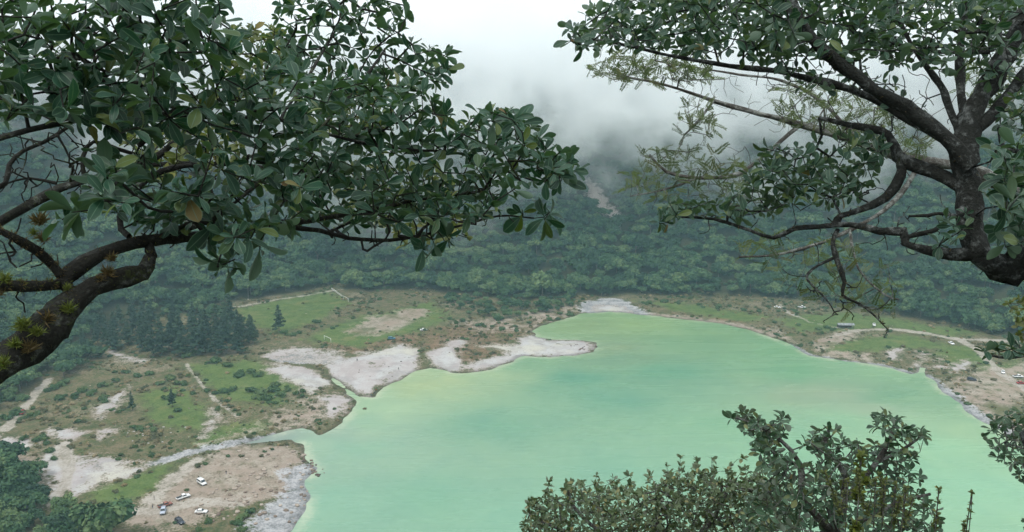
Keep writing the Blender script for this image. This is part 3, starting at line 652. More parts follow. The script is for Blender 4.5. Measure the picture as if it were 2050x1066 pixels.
def blade(fold, curl, twist, ts, hw, wav=0.0):
    V, UV = [], []
    for t, h in zip(ts, hw):
        z0 = -curl * t * t
        for s_, u in ((-1, 0.0), (0, .5), (1, 1.0)):
            x = s_ * h; y = t * (1 - .12 * curl * t); z = z0 + abs(s_) * h * fold + twist * s_ * h * t + wav * math.sin(t * 9 + s_) * abs(s_)
            V.append((x, y, z)); UV.append((u, t))
    n = len(ts); F = []
    for i in range(n - 1):
        for j in range(2): a = i * 3 + j; F.append((a, a + 1, a + 4, a + 3))
    return np.array(V), np.array(F), np.array(UV)
TS = [0, .10, .22, .38, .55, .72, .86, .95, 1.0]
OB = [.012, .018, .06, .13, .185, .205, .165, .10, .02]                       # obovate
EL = [.012, .02, .09, .165, .20, .185, .125, .07, .012]                        # elliptic
LEAVES = [blade(f, c_, t_, TS, [h * w_ for h in OB], wv) for f, c_, t_, w_, wv in ((.45, .18, .2, 1, .0), (.25, .40, -.3, 1.15, .02), (.7, .1, .3, .9, .01), (.2, .6, .2, 1.05, .025), (.4, -.15, -.4, 1.1, .015), (.8, .3, 0, .85, 0), (.3, .25, .6, 1.2, .02), (.5, .5, -.5, .8, .01))]
TS2 = [0, .15, .4, .7, 1.0]; SMALL = [blade(f, c_, t_, TS2, [.02, .09, .22, .25, .02], 0) for f, c_, t_ in ((.35, .2, .1), (.2, .35, -.1), (.5, .1, .2), (.3, -.1, 0))]
STRAP = [blade(f, c_, 0, [0, .25, .5, .75, 1], [.045, .05, .045, .03, .004], 0) for f, c_ in ((.6, .35), (.7, .7), (.5, .15))]
def pinnate(seed):
    r = np.random.default_rng(seed); V, F, U = [], [], []
    def q(p, d, l, w_):
        o = len(V); n_ = np.array([-d[1], d[0], 0]); m_ = p + d * l * .55
        for a in (p, m_ - n_ * w_, p + d * l, m_ + n_ * w_): V.append(a)
        U.extend([(.5, 0), (.2, .5), (.5, 1), (.8, .5)]); F.append((o, o + 1, o + 2, o + 3))
    for k in range(12):
        t = .12 + .88 * k / 11; z = -.25 * t * t
        for s_ in (-1, 1):
            a = math.radians(58 - 22 * t + r.normal() * 5); d = np.array([s_ * math.sin(a), math.cos(a), r.normal() * .15]); q(np.array([0, t, z]), d, .30 * (1 - .35 * t) * (.85 + .3 * r.random()), .042)
    for k in range(4): q(np.array([0, k / 4, -.25 * (k / 4) ** 2]), np.array([0, 1, -.14]), .25, .006)
    return np.array(V), np.array(F), np.array(U)
FEATHER = [pinnate(k) for k in range(4)]

def catmull(pts, step):
    P_ = [np.array(p, float) for p in pts]; P_ = [2 * P_[0] - P_[1]] + P_ + [2 * P_[-1] - P_[-2]]; out = []
    for i in range(1, len(P_) - 2):
        a, b, c_, d = P_[i - 1:i + 3]; n = max(2, int(np.linalg.norm(c_[:3] - b[:3]) / step))
        for k in range(n):
            t = k / n; out.append(.5 * (2 * b + (c_ - a) * t + (2 * a - 5 * b + 4 * c_ - d) * t * t + (3 * b - a - 3 * c_ + d) * t ** 3))
    out.append(P_[-2]); return np.array(out)
def sweep(path, rad, sides, rough, seed):
    """tube with knobbly skin along a path"""
    n = len(path); T = np.gradient(path, axis=0); T /= np.linalg.norm(T, axis=1)[:, None] + 1e-9
    u = np.cross(T[0], (0.3, .2, 1.0)); u /= np.linalg.norm(u); V = []; r = np.random.default_rng(seed)
    kn = r.random((n, sides)); 
    for i in range(n):
        u = u - T[i] * (u @ T[i]); u /= np.linalg.norm(u) + 1e-9; v = np.cross(T[i], u)
        for k in range(sides):
            a = 6.2832 * k / sides; q = rad[i] * (1 + rough * (kn[i, k] - .5) * 1.2 + rough * .5 * math.sin(i * .9 + 2 * a + seed))
            V.append(path[i] + q * (math.cos(a) * u + math.sin(a) * v))
    F = [(i * sides + k, i * sides + (k + 1) % sides, (i + 1) * sides + (k + 1) % sides, (i + 1) * sides + k) for i in range(n - 1) for k in range(sides)]
    V.append(path[-1] + T[-1] * rad[-1]); e = len(V) - 1
    F += [((n - 1) * sides + k, (n - 1) * sides + (k + 1) % sides, e, e) for k in range(sides)]
    return np.array(V), F
def under(v): return float(H(np.array([v[0]]), np.array([v[1]]))[0])

class Tree:
    def __init__(s, name, label, cat, bark, seed, thin=(1, 1)):
        s.name, s.bark, s.rng = name, bark, np.random.default_rng(seed); s.pos = []; s.par = []; s.fix = []; s.limbs = []; s.leaves = {}
        s.label, s.cat, s.seed, s.thin = label, cat, seed, thin
    def limb(s, pts, nm='branch', step=.06, grow=True, wob=.5):
        k_ = s.thin[0] if nm == 'trunk' else s.thin[1]
        """pts: (px, py, depth, radius in photo pixels) or 3-D points with a radius in metres"""
        q = [(*P(a, b, d), r * d / FPX * k_) if not isinstance(a, Vector) else (*a, b) for a, b, d, r in pts]
        p = catmull(q, step); jit = s.rng.normal(size=(len(p), 3)); 
        for k in range(3): jit[1:-1] = (jit[:-2] + jit[1:-1] + jit[2:]) / 3
        p[:, :3] += jit * p[:, 3:4] * wob
        s.limbs.append((nm, p))
        if grow:
            for i, x in enumerate(p):
                if P_in(x) or True: s.pos.append(x[:3]); s.par.append(-1); s.fix.append(x[3])
        return p
    def grow(s, tips, seg=.09, bow=.12, sag=0.0):
        """connect every tip to the nearest wood, nearest first; returns the direction in which each twig ends"""
        tips = np.asarray(tips); base = np.array(s.pos)
        d0 = np.array([np.min(np.linalg.norm(base - t, axis=1)) for t in tips]); dirs = [None] * len(tips)
        for i in np.argsort(d0):
            t = tips[i]; A = np.array(s.pos); dd = np.linalg.norm(A - t, axis=1); j = int(np.argmin(dd)); a = A[j]; L_ = dd[j]
            n = max(1, int(L_ / seg)); side = s.rng.normal(size=3) * L_ * bow + np.array([0, 0, -sag * L_]); prev = j
            for k in range(1, n + 1):
                f = k / n; p = a + (t - a) * f + side * math.sin(math.pi * f) * (1 - .3 * f) + (s.rng.normal(size=3) * seg * .10 if k < n else 0)
                s.pos.append(p); s.par.append(prev); s.fix.append(None); prev = len(s.pos) - 1
            q = s.par[prev]; v = s.pos[prev] - s.pos[q]; dirs[i] = v / (np.linalg.norm(v) + 1e-9)
        return dirs
    def stubs(s, n_, which, L_=(.03, .12)):
        tips = []
        for k in range(n_):
            p = s.limbs[which[k % len(which)]][1]; i = s.rng.integers(len(p) // 4, len(p)); v = s.rng.normal(size=3); v /= np.linalg.norm(v)
            tips.append(p[i, :3] + v * (p[i, 3] + s.rng.uniform(*L_)))
        s.grow(tips, .02, .2)
    def rosette(s, tip, d, n, L_, key, spread=(45, 95), up=.5):
        r = s.rng; ax_ = d * .55 + np.array([0, 0, up]) + r.normal(size=3) * .3; ax_ /= np.linalg.norm(ax_)
        e1 = np.cross(ax_, (0.1, 1, .2)); e1 /= np.linalg.norm(e1); e2 = np.cross(ax_, e1); a0 = r.random() * 6.28
        for k in range(n):
            a = a0 + k * 2.39996 + r.normal() * .2; el = math.radians(r.uniform(*spread) * (.75 + .35 * k / n))
            rad_ = math.cos(a) * e1 + math.sin(a) * e2; y = math.cos(el) * ax_ + math.sin(el) * rad_; y = y + np.array([0, 0, -.12 * r.random()]); y /= np.linalg.norm(y)
            z = ax_ - y * (ax_ @ y) + r.normal(size=3) * .48; z -= y * (z @ y); z /= np.linalg.norm(z) + 1e-9; x = np.cross(y, z)
            s.leaves.setdefault(key, []).append((tip - d * r.random() * L_ * .35, x, y, z, L_ * r.uniform(.5, 1.15), r.random()))
    def build(s, kinds, r0=.0022, moss=None):
        """kinds: key -> (leaf shapes, material, part name)"""
        b = s.limbs[0][1][0]; root = thing(s.name, Vector(b[:3]), s.label, s.cat); o = np.array(b[:3])
        for k, (nm, p) in enumerate(s.limbs):
            sides = 12 if p[:, 3].max() > .03 else 8
            v, f = sweep(p[:, :3] - o, p[:, 3], sides, .32, s.seed + k)
            me = mesh_np(nm + '_mesh', v, np.array(f), s.bark, True); link(nm, me, root)
        cnt = np.zeros(len(s.pos)); hasch = np.zeros(len(s.pos), bool)
        for i, q in enumerate(s.par):
            if q >= 0: hasch[q] = True
        cnt[~hasch] = 1
        for i in range(len(s.pos) - 1, -1, -1):
            if s.par[i] >= 0: cnt[s.par[i]] += cnt[i]
        m = MB(); V, F = [], []; off = 0
        ang = np.arange(5) * 6.2832 / 5
        for i, q in enumerate(s.par):
            if q < 0: continue
            a, b_ = s.pos[q], s.pos[i]; t = b_ - a; l = np.linalg.norm(t)
            if l < 1e-5: continue
            t /= l; u = np.cross(t, (.31, .2, .93)); u /= np.linalg.norm(u); w_ = np.cross(t, u)
            ra = min(r0 * cnt[q] ** .45, s.fix[q]) if s.fix[q] is not None else r0 * cnt[q] ** .45; rb = r0 * cnt[i] ** .45; ra = min(ra, rb * 1.6)
            c1 = np.outer(np.cos(ang), u) + np.outer(np.sin(ang), w_)
            V.append(a - o - t * ra * .3 + c1 * ra); V.append(b_ - o + t * rb * .3 + c1 * rb)
            F += [(off + k, off + (k + 1) % 5, off + 5 + (k + 1) % 5, off + 5 + k) for k in range(5)]; off += 10
        if V:
            tw = link('twigs', mesh_np('twigs_mesh', np.vstack(V), np.array(F), s.bark, True), root); tw['kind'] = 'stuff'
        for key, lst in s.leaves.items():
            shapes, mat, pn = kinds[key]
            vis = []
            for i, q in enumerate(lst):
                px, py, dp = project(*(q[0] + q[2] * q[4] * .5))
                vis.append(q[4] / dp if (-5 < px < 2055 and -5 < py < 1071 and dp > .2) else 0)
            order = sorted(range(len(lst)), key=lambda i: -vis[i]); share = 300 // max(1, sum(1 for k2 in s.leaves if kinds[k2][2] == pn))
            single = [i for i in order[:share] if vis[i] > 0]; rest_ = [i for i in order if i not in set(single)]
            mes = [mesh_np(pn + '_mesh', v, f, mat, True, uv) for v, f, uv in shapes]
            for i in single:
                q = lst[i]; ob = link(pn, mes[i % len(mes)], root)
                M = Matrix(np.c_[q[1] * q[4], q[2] * q[4], q[3] * q[4]].tolist()).to_4x4(); M.translation = Vector(q[0] - o); ob.matrix_local = M
            if rest_:
                V, F, U, R_ = [], [], [], []; off = 0
                for i in rest_:
                    q = lst[i]; v, f, uv = shapes[i % len(shapes)]
                    V.append((q[0] - o) + q[4] * (v[:, :1] * q[1] + v[:, 1:2] * q[2] + v[:, 2:] * q[3])); F.append(f + off); U.append(uv); R_.append(np.full(len(v), q[5])); off += len(v)
                ob = link('foliage', mesh_np('foliage_mesh', np.vstack(V), np.vstack(F), mat, True, np.vstack(U), {'rnd': np.concatenate(R_)}), root); ob['kind'] = 'stuff'
        s.root, s.o = root, o
        return root
def P_in(x): return True
def region(polypx, n, depth, rng, mind=.0, holes=()):
    """n points inside an outline given in photo pixels, spread through a range of depths (best of several candidates)"""
    pg = np.array(polypx, float); lo, hi = pg.min(0), pg.max(0); pool = np.zeros((0, 2))
    while len(pool) < n * 7:
        q = lo + (hi - lo) * rng.random((n * 8, 2)); ok = inside(q[:, 0], q[:, 1], pg)
        for h in holes: ok &= ~(inside(q[:, 0], q[:, 1], np.array(h, float)) & (rng.random(len(q)) < .88))
        pool = np.vstack([pool, q[ok]])
    pts = np.zeros((n, 2)); out = []
    for i in range(n):
        cnd = pool[i * 7:i * 7 + 7]
        pts[i] = cnd[0] if i == 0 else cnd[np.argmax(np.min(((cnd[:, None] - pts[None, :i]) ** 2).sum(2), 1))]
        out.append(np.array(P(*pts[i], depth(pts[i]) if callable(depth) else rng.uniform(*depth))))
    return out

# ---- the big tree on the left
T = Tree('broadleaf_tree', 'big dark-leaved tree with mossy limbs filling the upper left', 'tree', BARK_L, 11, (.68, .58))
b0 = P(-60, 800, 2.75); g0 = Vector((b0.x - .75, b0.y - .25, 0)); g0.z = under(g0) - .2
T.limb([(g0, .16, 0, 0), (Vector((b0.x - .62, b0.y - .2, (g0.z + b0.z) * .5)), .125, 0, 0), (b0 + Vector((-.22, -.05, -.28)), .085, 0, 0), (-60, 800, 2.75, 52), (20, 722, 2.85, 50), (100, 648, 2.95, 46), (160, 595, 3.02, 38), (225, 562, 3.1, 30), (285, 545, 3.15, 22), (303, 512, 3.2, 15)], 'trunk', .05)
T.limb([(150, 605, 3.0, 26), (118, 572, 3.02, 24), (135, 545, 3.05, 25), (195, 502, 3.1, 25), (270, 482, 3.2, 22), (350, 478, 3.35, 17), (430, 470, 3.5, 14), (520, 458, 3.7, 12), (620, 440, 3.9, 10), (720, 425, 4.1, 8), (840, 400, 4.2, 6), (960, 385, 4.3, 4)])
T.limb([(120, 558, 3.03, 18), (70, 572, 2.9, 19), (10, 572, 2.8, 20), (-60, 560, 2.7, 20)])
T.limb([(120, 555, 3.03, 17), (92, 520, 3.0, 15), (50, 488, 2.9, 14), (0, 462, 2.85, 13), (-60, 430, 2.8, 12)])
T.limb([(303, 512, 3.2, 15), (298, 490, 3.25, 12), (330, 470, 3.3, 10), (400, 450, 3.4, 8), (480, 400, 3.5, 7), (560, 330, 3.7, 6), (640, 260, 4.0, 5), (720, 170, 4.6, 5), (770, 100, 5.0, 4)])
T.limb([(560, 455, 3.8, 8), (640, 462, 4.0, 8), (700, 478, 4.1, 7), (780, 482, 4.2, 6), (860, 468, 4.3, 5), (930, 450, 4.4, 4), (1000, 432, 4.5, 3.5), (1070, 438, 4.55, 3)])
T.limb([(-60, 300, 3.1, 12), (60, 262, 3.1, 11), (200, 235, 3.2, 10), (330, 232, 3.3, 9), (450, 235, 3.5, 8), (560, 240, 3.8, 7), (700, 280, 4.1, 6), (820, 300, 4.2, 5), (930, 310, 4.4, 4), (1060, 360, 4.5, 3), (1120, 365, 4.5, 2.5)])
T.limb([(200, 235, 3.2, 7), (180, 150, 3.1, 6), (230, 60, 3.1, 5), (260, -30, 3.1, 4)])
T.limb([(450, 235, 3.5, 6), (430, 150, 3.5, 5), (400, 60, 3.5, 4), (390, -20, 3.5, 3)])
T.limb([(60, 262, 3.1, 7), (40, 150, 3.0, 6), (60, 50, 3.0, 5)])
T.limb([(560, 240, 3.8, 5), (620, 150, 4.4, 5), (670, 60, 5.0, 4), (690, 0, 5.1, 3)])
# bare crooked branches low on the left
T.limb([(-40, 400, 3.6, 9), (10, 372, 3.65, 9), (18, 335, 3.7, 8), (48, 305, 3.75, 7), (90, 285, 3.8, 6), (140, 260, 3.8, 5)], step=.05, wob=1.2)
T.limb([(165, 365, 3.6, 8), (168, 320, 3.6, 8), (188, 290, 3.6, 7), (235, 300, 3.65, 7), (290, 318, 3.7, 5)], step=.05, wob=1.2)
T.limb([(118, 365, 3.7, 5), (60, 355, 3.7, 4), (15, 365, 3.7, 4)], step=.05, wob=1.2)
T.limb([(250, 482, 3.2, 12), (240, 440, 3.3, 10), (300, 360, 3.5, 10), (380, 330, 3.7, 9), (400, 345, 3.8, 8), (410, 420, 3.7, 7)], step=.05, wob=1.0)
R = T.rng
T.grow(region([(0, 255), (180, 280), (460, 270), (470, 350), (330, 370), (180, 400), (0, 400)], 70, (3.4, 4.0), R), .03, .22)
T.grow(region([(620, 440), (950, 420), (960, 460), (840, 505), (640, 490)], 26, (3.9, 4.4), R), .03, .22)
SKYGAP = [[(-20, 20), (30, 30), (25, 65), (-20, 60)], [(85, -20), (150, -20), (145, 30), (95, 25)], [(40, 165), (90, 160), (100, 200), (50, 205)], [(255, 190), (330, 195), (320, 225), (250, 220)], [(470, 90), (520, 85), (520, 150), (470, 140)], [(150, 250), (240, 255), (230, 290), (160, 290)], [(560, 300), (610, 310), (600, 350), (560, 345)]]
HOLE = [[(195, 275), (340, 252), (490, 268), (500, 362), (400, 388), (300, 375), (215, 345)], [(700, 195), (800, 200), (800, 240), (720, 240)]]
LA = [(-30, -30), (420, -30), (470, 40), (500, 110), (620, 150), (640, 300), (620, 420), (560, 480), (500, 490), (430, 480), (350, 455), (250, 440), (200, 400), (150, 375), (225, 335), (170, 272), (100, 245), (-30, 240)]
tips = region(LA, 300, lambda q: R.uniform(2.55, 3.35) + max(0, q[0] - 300) * .0016, R, holes=HOLE + SKYGAP)
for t, d in zip(tips, T.grow(tips, .08, .12)): T.rosette(t, d, int(R.integers(5, 10)), .088, 'big')
LB = [(580, 180), (700, 150), (870, 190), (905, 245), (962, 222), (1010, 218), (1080, 262), (1140, 312), (1165, 350), (1120, 372), (1060, 362), (1000, 400), (960, 440), (840, 450), (720, 455), (600, 440)]
tips = region(LB, 285, (3.75, 4.7), R, holes=[[(690, 190), (790, 195), (800, 235), (700, 240)], [(870, 300), (930, 310), (920, 350), (880, 345)], [(640, 380), (720, 390), (720, 420), (650, 420)]])
for t, d in zip(tips, T.grow(tips, .08, .12)): T.rosette(t, d, int(R.integers(5, 9)), .088, 'big')
LC = [(545, 60), (575, -20), (800, -20), (828, 80), (905, 105), (912, 140), (868, 190), (700, 230), (600, 200), (540, 120)]
tips = region(LC, 120, (4.7, 5.7), R, holes=[[(640, 30), (690, 40), (690, 80), (640, 70)], [(740, 90), (800, 95), (790, 130), (740, 125)]])
for t, d in zip(tips, T.grow(tips, .08, .12)): T.rosette(t, d, int(R.integers(5, 9)), .098, 'big')
for px, py, dp, n_ in ((435, 535, 3.0, 8), (470, 520, 3.05, 7), (150, 425, 2.75, 9), (125, 440, 2.8, 6), (215, 350, 2.9, 7), (520, 500, 3.4, 6), (1100, 425, 4.4, 8), (1090, 440, 4.3, 7), (1135, 340, 4.3, 8), (1125, 360, 4.4, 6), (850, 500, 4.2, 6), (900, 480, 4.3, 7), (870, 490, 4.3, 6), (1040, 250, 4.4, 7), (985, 240, 4.4, 7), (885, 120, 5.0, 7), (430, 440, 3.1, 8), (560, 400, 3.5, 8), (1045, 420, 4.5, 6)):
    t = np.array(P(px, py, dp)); d = T.grow([t], .07, .12)[0]; T.rosette(t, d, n_, .118, 'big', (55, 125), .15)
T.stubs(130, [0, 1, 2, 3, 4, 5, 11, 12, 13, 14])
root = T.build({'big': (LEAVES, LEAF_L, 'leaf')}, .0026)
# moss and strap-leaved epiphytes growing on the mossy limb
def tuft(px, py, dp, L_, n_, mat, nm, parent, o, seed, ax=(0, 0, 1)):
    r = np.random.default_rng(seed); V, F, U, Q = [], [], [], []; off = 0
    for k in range(n_):
        v, f, uv = STRAP[k % 3]; a = r.random() * 6.28; el = math.radians(r.uniform(15, 95)); y = np.array([math.sin(el) * math.cos(a), math.sin(el) * math.sin(a), math.cos(el)])
        x = np.cross(y, r.normal(size=3)); x /= np.linalg.norm(x); z = np.cross(x, y); l = L_ * r.uniform(.5, 1.1)
        V.append(l * (v[:, :1] * x * 1.3 + v[:, 1:2] * y + v[:, 2:] * z) + r.normal(size=3) * L_ * .15); F.append(f + off); U.append(uv); Q.append(np.full(len(v), r.random())); off += len(v)
    ob = link(nm, mesh_np(nm + '_mesh', np.vstack(V), np.vstack(F), mat, True, np.vstack(U), {'rnd': np.concatenate(Q)}), parent); ob.location = P(px, py, dp) - Vector(o)
for i, (px, py, dp, L_, n_, mt) in enumerate([(45, 655, 2.8, .085, 60, MOSS), (75, 668, 2.82, .07, 50, MOSS), (138, 622, 2.93, .075, 60, MOSS), (8, 730, 2.75, .075, 45, MOSS), (68, 468, 2.95, .05, 40, MOSS), (135, 578, 2.98, .05, 40, MOSS), (12, 562, 2.75, .07, 50, MOSS), (216, 548, 3.05, .07, 90, MOSS_B), (200, 560, 3.03, .05, 60, MOSS_B), (95, 640, 2.9, .08, 60, MOSS_B), (60, 700, 2.82, .08, 60, MOSS_B), (78, 445, 3.0, .09, 70, MOSS_B), (85, 480, 3.0, .07, 60, MOSS_B), (30, 690, 2.8, .07, 40, MOSS), (225, 520, 3.08, .06, 50, MOSS_B), (120, 660, 2.95, .06, 40, MOSS_B), (-5, 590, 2.75, .06, 40, MOSS_B)]):
    tuft(px, py, dp, L_ * .45, int(n_ * 2.2), mt, 'moss_tuft', root, T.o, 500 + i)
def fuzz(tr, mat, limbs, n_, L_, seed):
    r = np.random.default_rng(seed); V, F, U, Q = [], [], [], []; off = 0
    for k in range(n_):
        p = tr.limbs[limbs[k % len(limbs)]][1]; i = r.integers(len(p) // 5 if limbs[k % len(limbs)] == 0 else 0, len(p)); v, f, uv = STRAP[k % 3]
        y = r.normal(size=3) + (0, 0, .5); y /= np.linalg.norm(y); x = np.cross(y, r.normal(size=3)); x /= np.linalg.norm(x); z = np.cross(x, y); l = L_ * r.uniform(.4, 1.1)
        V.append(p[i, :3] - tr.o + y * p[i, 3] * .85 + l * (v[:, :1] * x * 1.6 + v[:, 1:2] * y + v[:, 2:] * z)); F.append(f + off); U.append(uv); Q.append(np.full(len(v), r.random())); off += len(v)
    ob = link('moss', mesh_np('moss_mesh', np.vstack(V), np.vstack(F), mat, True, np.vstack(U), {'rnd': np.concatenate(Q)}), tr.root); ob['kind'] = 'stuff'
fuzz(T, MOSS_B, [0, 0, 0, 1, 2, 3], 4200, .016, 61)
fuzz(T, MOSS, [0, 0, 0, 1, 2], 1600, .016, 62)

# ---- olive-leaved tree behind it
T = Tree('olive_leaved_tree', 'yellowish small-leaved tree showing through gaps in the big left crown', 'tree', BARK_L, 13, (.6, .6))
g0 = P(-260, 700, 7.5); g0.z = under(g0) - .3
T.limb([(g0, .13, 0, 0), (-200, 620, 7.4, 22), (-60, 480, 7.3, 18), (120, 380, 7.3, 14), (280, 330, 7.3, 11), (400, 240, 7.4, 8), (490, 130, 7.6, 6)], 'trunk', .12)
T.limb([(280, 330, 7.3, 8), (450, 330, 7.4, 7), (640, 350, 7.6, 5), (860, 400, 7.8, 4)], step=.1)
T.limb([(640, 350, 7.6, 4), (700, 260, 7.6, 3), (720, 210, 7.6, 3)], step=.1)
R = T.rng
for pg, n_ in (([(450, 60), (560, 50), (590, 140), (540, 200), (440, 200)], 60), ([(230, 260), (480, 250), (500, 350), (300, 370)], 60), ([(680, 330), (900, 330), (940, 480), (820, 500), (680, 420)], 45), ([(640, 170), (780, 180), (790, 260), (660, 270)], 35)):
    tips = region(pg, n_, (6.8, 8.2), R)
    for t, d in zip(tips, T.grow(tips, .12, .12)): T.rosette(t, d, int(R.integers(5, 9)), .10, 'y', (30, 90), .7)
T.build({'y': (SMALL, LEAF_Y, 'leaf')}, .003)

# ---- the gnarled tree on the right
T = Tree('gnarled_tree', 'gnarled lichen-covered tree with twisting limbs at the right edge', 'tree', BARK_R, 17, (.60, .58))
b0 = P(2110, 600, 4.7); g0 = Vector((b0.x + .55, b0.y + .1, 0)); g0.z = under(g0) - .3
T.limb([(g0, .26, 0, 0), (Vector((b0.x + .5, b0.y + .1, g0.z * .5 + b0.z * .5)), .19, 0, 0), (2110, 600, 4.7, 52), (2030, 555, 4.75, 46), (1968, 512, 4.8, 42), (1945, 440, 4.85, 38), (1942, 370, 4.9, 38), (1930, 300, 4.95, 42), (1950, 230, 5.0, 36), (1990, 150, 5.0, 30), (2040, 60, 5.0, 26), (2080, -30, 5.0, 22)], 'trunk', .06)
T.limb([(1932, 330, 4.9, 30), (1890, 275, 4.9, 26), (1830, 228, 4.9, 24), (1770, 190, 4.9, 22), (1700, 140, 4.9, 21), (1640, 95, 4.9, 20), (1600, 45, 4.9, 18), (1570, -30, 4.9, 16)])
T.limb([(1900, 280, 5.0, 16), (1840, 250, 5.1, 15), (1740, 195, 5.2, 13), (1640, 162, 5.3, 12), (1540, 142, 5.4, 10), (1440, 130, 5.5, 8), (1340, 112, 5.6, 6), (1250, 90, 5.7, 5), (1170, 75, 5.8, 3.5)])
T.limb([(1940, 390, 4.9, 26), (1890, 355, 5.0, 22), (1840, 335, 5.05, 20), (1800, 310, 5.1, 20), (1780, 270, 5.2, 15), (1700, 250, 5.3, 9), (1640, 235, 5.4, 7)])
T.limb([(1800, 318, 5.1, 16), (1802, 350, 5.1, 15), (1772, 395, 5.1, 14), (1720, 420, 5.1, 12), (1685, 432, 5.1, 11), (1678, 452, 5.1, 11)])
T.limb([(1960, 515, 4.8, 26), (1900, 512, 4.85, 18), (1850, 498, 4.9, 15), (1812, 488, 4.95, 14), (1808, 468, 4.98, 14), (1760, 465, 5.0, 12), (1700, 452, 5.05, 11), (1640, 455, 5.1, 9), (1590, 458, 5.15, 8), (1548, 478, 5.2, 7), (1500, 462, 5.3, 6), (1430, 440, 5.4, 4.5), (1340, 435, 5.5, 3)])
T.limb([(1680, 455, 5.08, 9), (1668, 490, 5.05, 9), (1678, 530, 5.0, 8), (1690, 565, 5.0, 7), (1688, 592, 5.0, 6), (1720, 608, 5.0, 4), (1750, 632, 5.0, 3), (1778, 660, 5.0, 2)], wob=.9)
T.limb([(1672, 515, 5.03, 5), (1640, 530, 5.0, 5), (1618, 548, 5.0, 4.5), (1616, 562, 5.0, 4), (1650, 595, 5.0, 3), (1670, 625, 5.0, 2.2), (1655, 640, 5.0, 1.5)], wob=.9)
T.limb([(1718, 608, 5.0, 3), (1760, 620, 5.0, 2.5), (1785, 590, 5.0, 2)], step=.04, wob=1.0)
T.limb([(1812, 478, 4.97, 10), (1840, 470, 4.95, 9), (1870, 462, 4.9, 7), (1900, 440, 4.9, 5)])
T.limb([(1820, 434, 5.0, 6), (1860, 432, 4.98, 6), (1885, 430, 4.95, 5), (1935, 440, 4.9, 5)])
T.limb([(1935, 250, 5.1, 16), (1925, 170, 5.3, 15), (1920, 100, 5.4, 14), (1930, 20, 5.5, 10), (1935, -30, 5.5, 8)])
T.limb([(1925, 290, 5.0, 14), (1900, 220, 5.1, 13), (1885, 170, 5.2, 11), (1840, 110, 5.3, 8), (1800, 40, 5.4, 6), (1790, -20, 5.4, 5)])
T.limb([(1950, 260, 5.0, 20), (2000, 210, 5.05, 18), (2040, 160, 5.1, 20), (2090, 120, 5.1, 20)])
T.limb([(2000, 260, 5.0, 9), (2010, 300, 5.0, 8), (2060, 300, 5.0, 8), (2090, 290, 5.0, 8)])
T.limb([(1985, 100, 5.2, 8), (1900, 105, 5.3, 7), (1800, 90, 5.4, 6), (1700, 60, 5.5, 5), (1680, -10, 5.5, 4)])
T.limb([(1440, 130, 5.5, 5), (1420, 70, 5.5, 4), (1380, 20, 5.5, 3), (1370, -20, 5.5, 2)])
R = T.rng
R1 = [(1135, 45), (1215, 5), (1300, -25), (2070, -25), (2070, 90), (1990, 105), (1900, 110), (1820, 130), (1700, 125), (1620, 120), (1500, 122), (1400, 108), (1300, 98), (1190, 98), (1140, 92)]
GAP = [[(1780, 60), (1900, 60), (1960, 130), (1800, 150)], [(1420, 100), (1480, 95), (1480, 135), (1420, 135)]]
tips = region(R1, 500, (4.7, 6.4), R, holes=GAP)
for t, d in zip(tips, T.grow(tips, .08, .14)): T.rosette(t, d, int(R.integers(5, 9)), .094, 'leaf', (35, 100), .6)
R2 = [(1315, 450), (1335, 405), (1440, 400), (1505, 350), (1530, 295), (1600, 285), (1660, 305), (1700, 275), (1775, 275), (1780, 305), (1740, 375), (1680, 400), (1600, 410), (1500, 438), (1400, 440)]
tips = region(R2, 125, (4.9, 5.7), R)
for t, d in zip(tips, T.grow(tips, .07, .14)): T.rosette(t, d, int(R.integers(5, 8)), .09, 'leaf', (35, 105), .55)
tips = region([(1990, 285), (2070, 270), (2070, 500), (2020, 520), (1990, 460), (2005, 380)], 26, (4.2, 4.7), R)
for t, d in zip(tips, T.grow(tips, .08, .14)): T.rosette(t, d, 7, .12, 'leaf', (40, 110), .4)
tips = region([(1840, 90), (2060, 80), (2060, 270), (1995, 260), (1960, 150), (1870, 145)], 48, (4.6, 5.6), R)
for t, d in zip(tips, T.grow(tips, .07, .16)): T.rosette(t, d, int(R.integers(4, 8)), .085, 'leaf', (35, 100), .55)
tips = region([(1560, 130), (1760, 150), (1850, 215), (1840, 250), (1700, 190), (1560, 165)], 30, (4.9, 5.6), R)
for t, d in zip(tips, T.grow(tips, .07, .16)): T.rosette(t, d, int(R.integers(3, 6)), .075, 'leaf', (35, 100), .55)
tips = region([(1890, 440), (1940, 425), (1930, 490), (1880, 490)], 6, (4.6, 4.9), R)
for t, d in zip(tips, T.grow(tips, .08, .14)): T.rosette(t, d, 6, .085, 'leaf', (40, 100), .5)
T.grow(region([(1500, 110), (1900, 150), (1900, 260), (1700, 230), (1500, 170)], 40, (4.9, 5.6), R), .03, .2)
T.grow(region([(1540, 470), (1800, 470), (1780, 560), (1560, 540)], 12, (4.9, 5.2), R), .03, .2)
for px, py, dp in ((1975, 700, 4.4), (2000, 705, 4.4), (2025, 700, 4.3), (2045, 712, 4.3), (2040, 690, 4.4)):
    t = np.array(P(px, py, dp)); 
    if px == 1975: T.limb([(2110, 620, 4.6, 10), (2090, 690, 4.45, 7), (2050, 712, 4.4, 5), (2000, 715, 4.4, 4), (1972, 706, 4.4, 3)])
    d = T.grow([t], .06, .1)[0]; T.rosette(t, d, 7, .085, 'leaf', (35, 95), .6)
T.stubs(150, [0, 1, 2, 3, 4, 5, 6, 7, 9, 10])
root = T.build({'leaf': (LEAVES, LEAF_R, 'leaf')}, .0026)
fuzz(T, MOSS_B, [0, 1, 3, 4, 5, 6], 900, .022, 67)

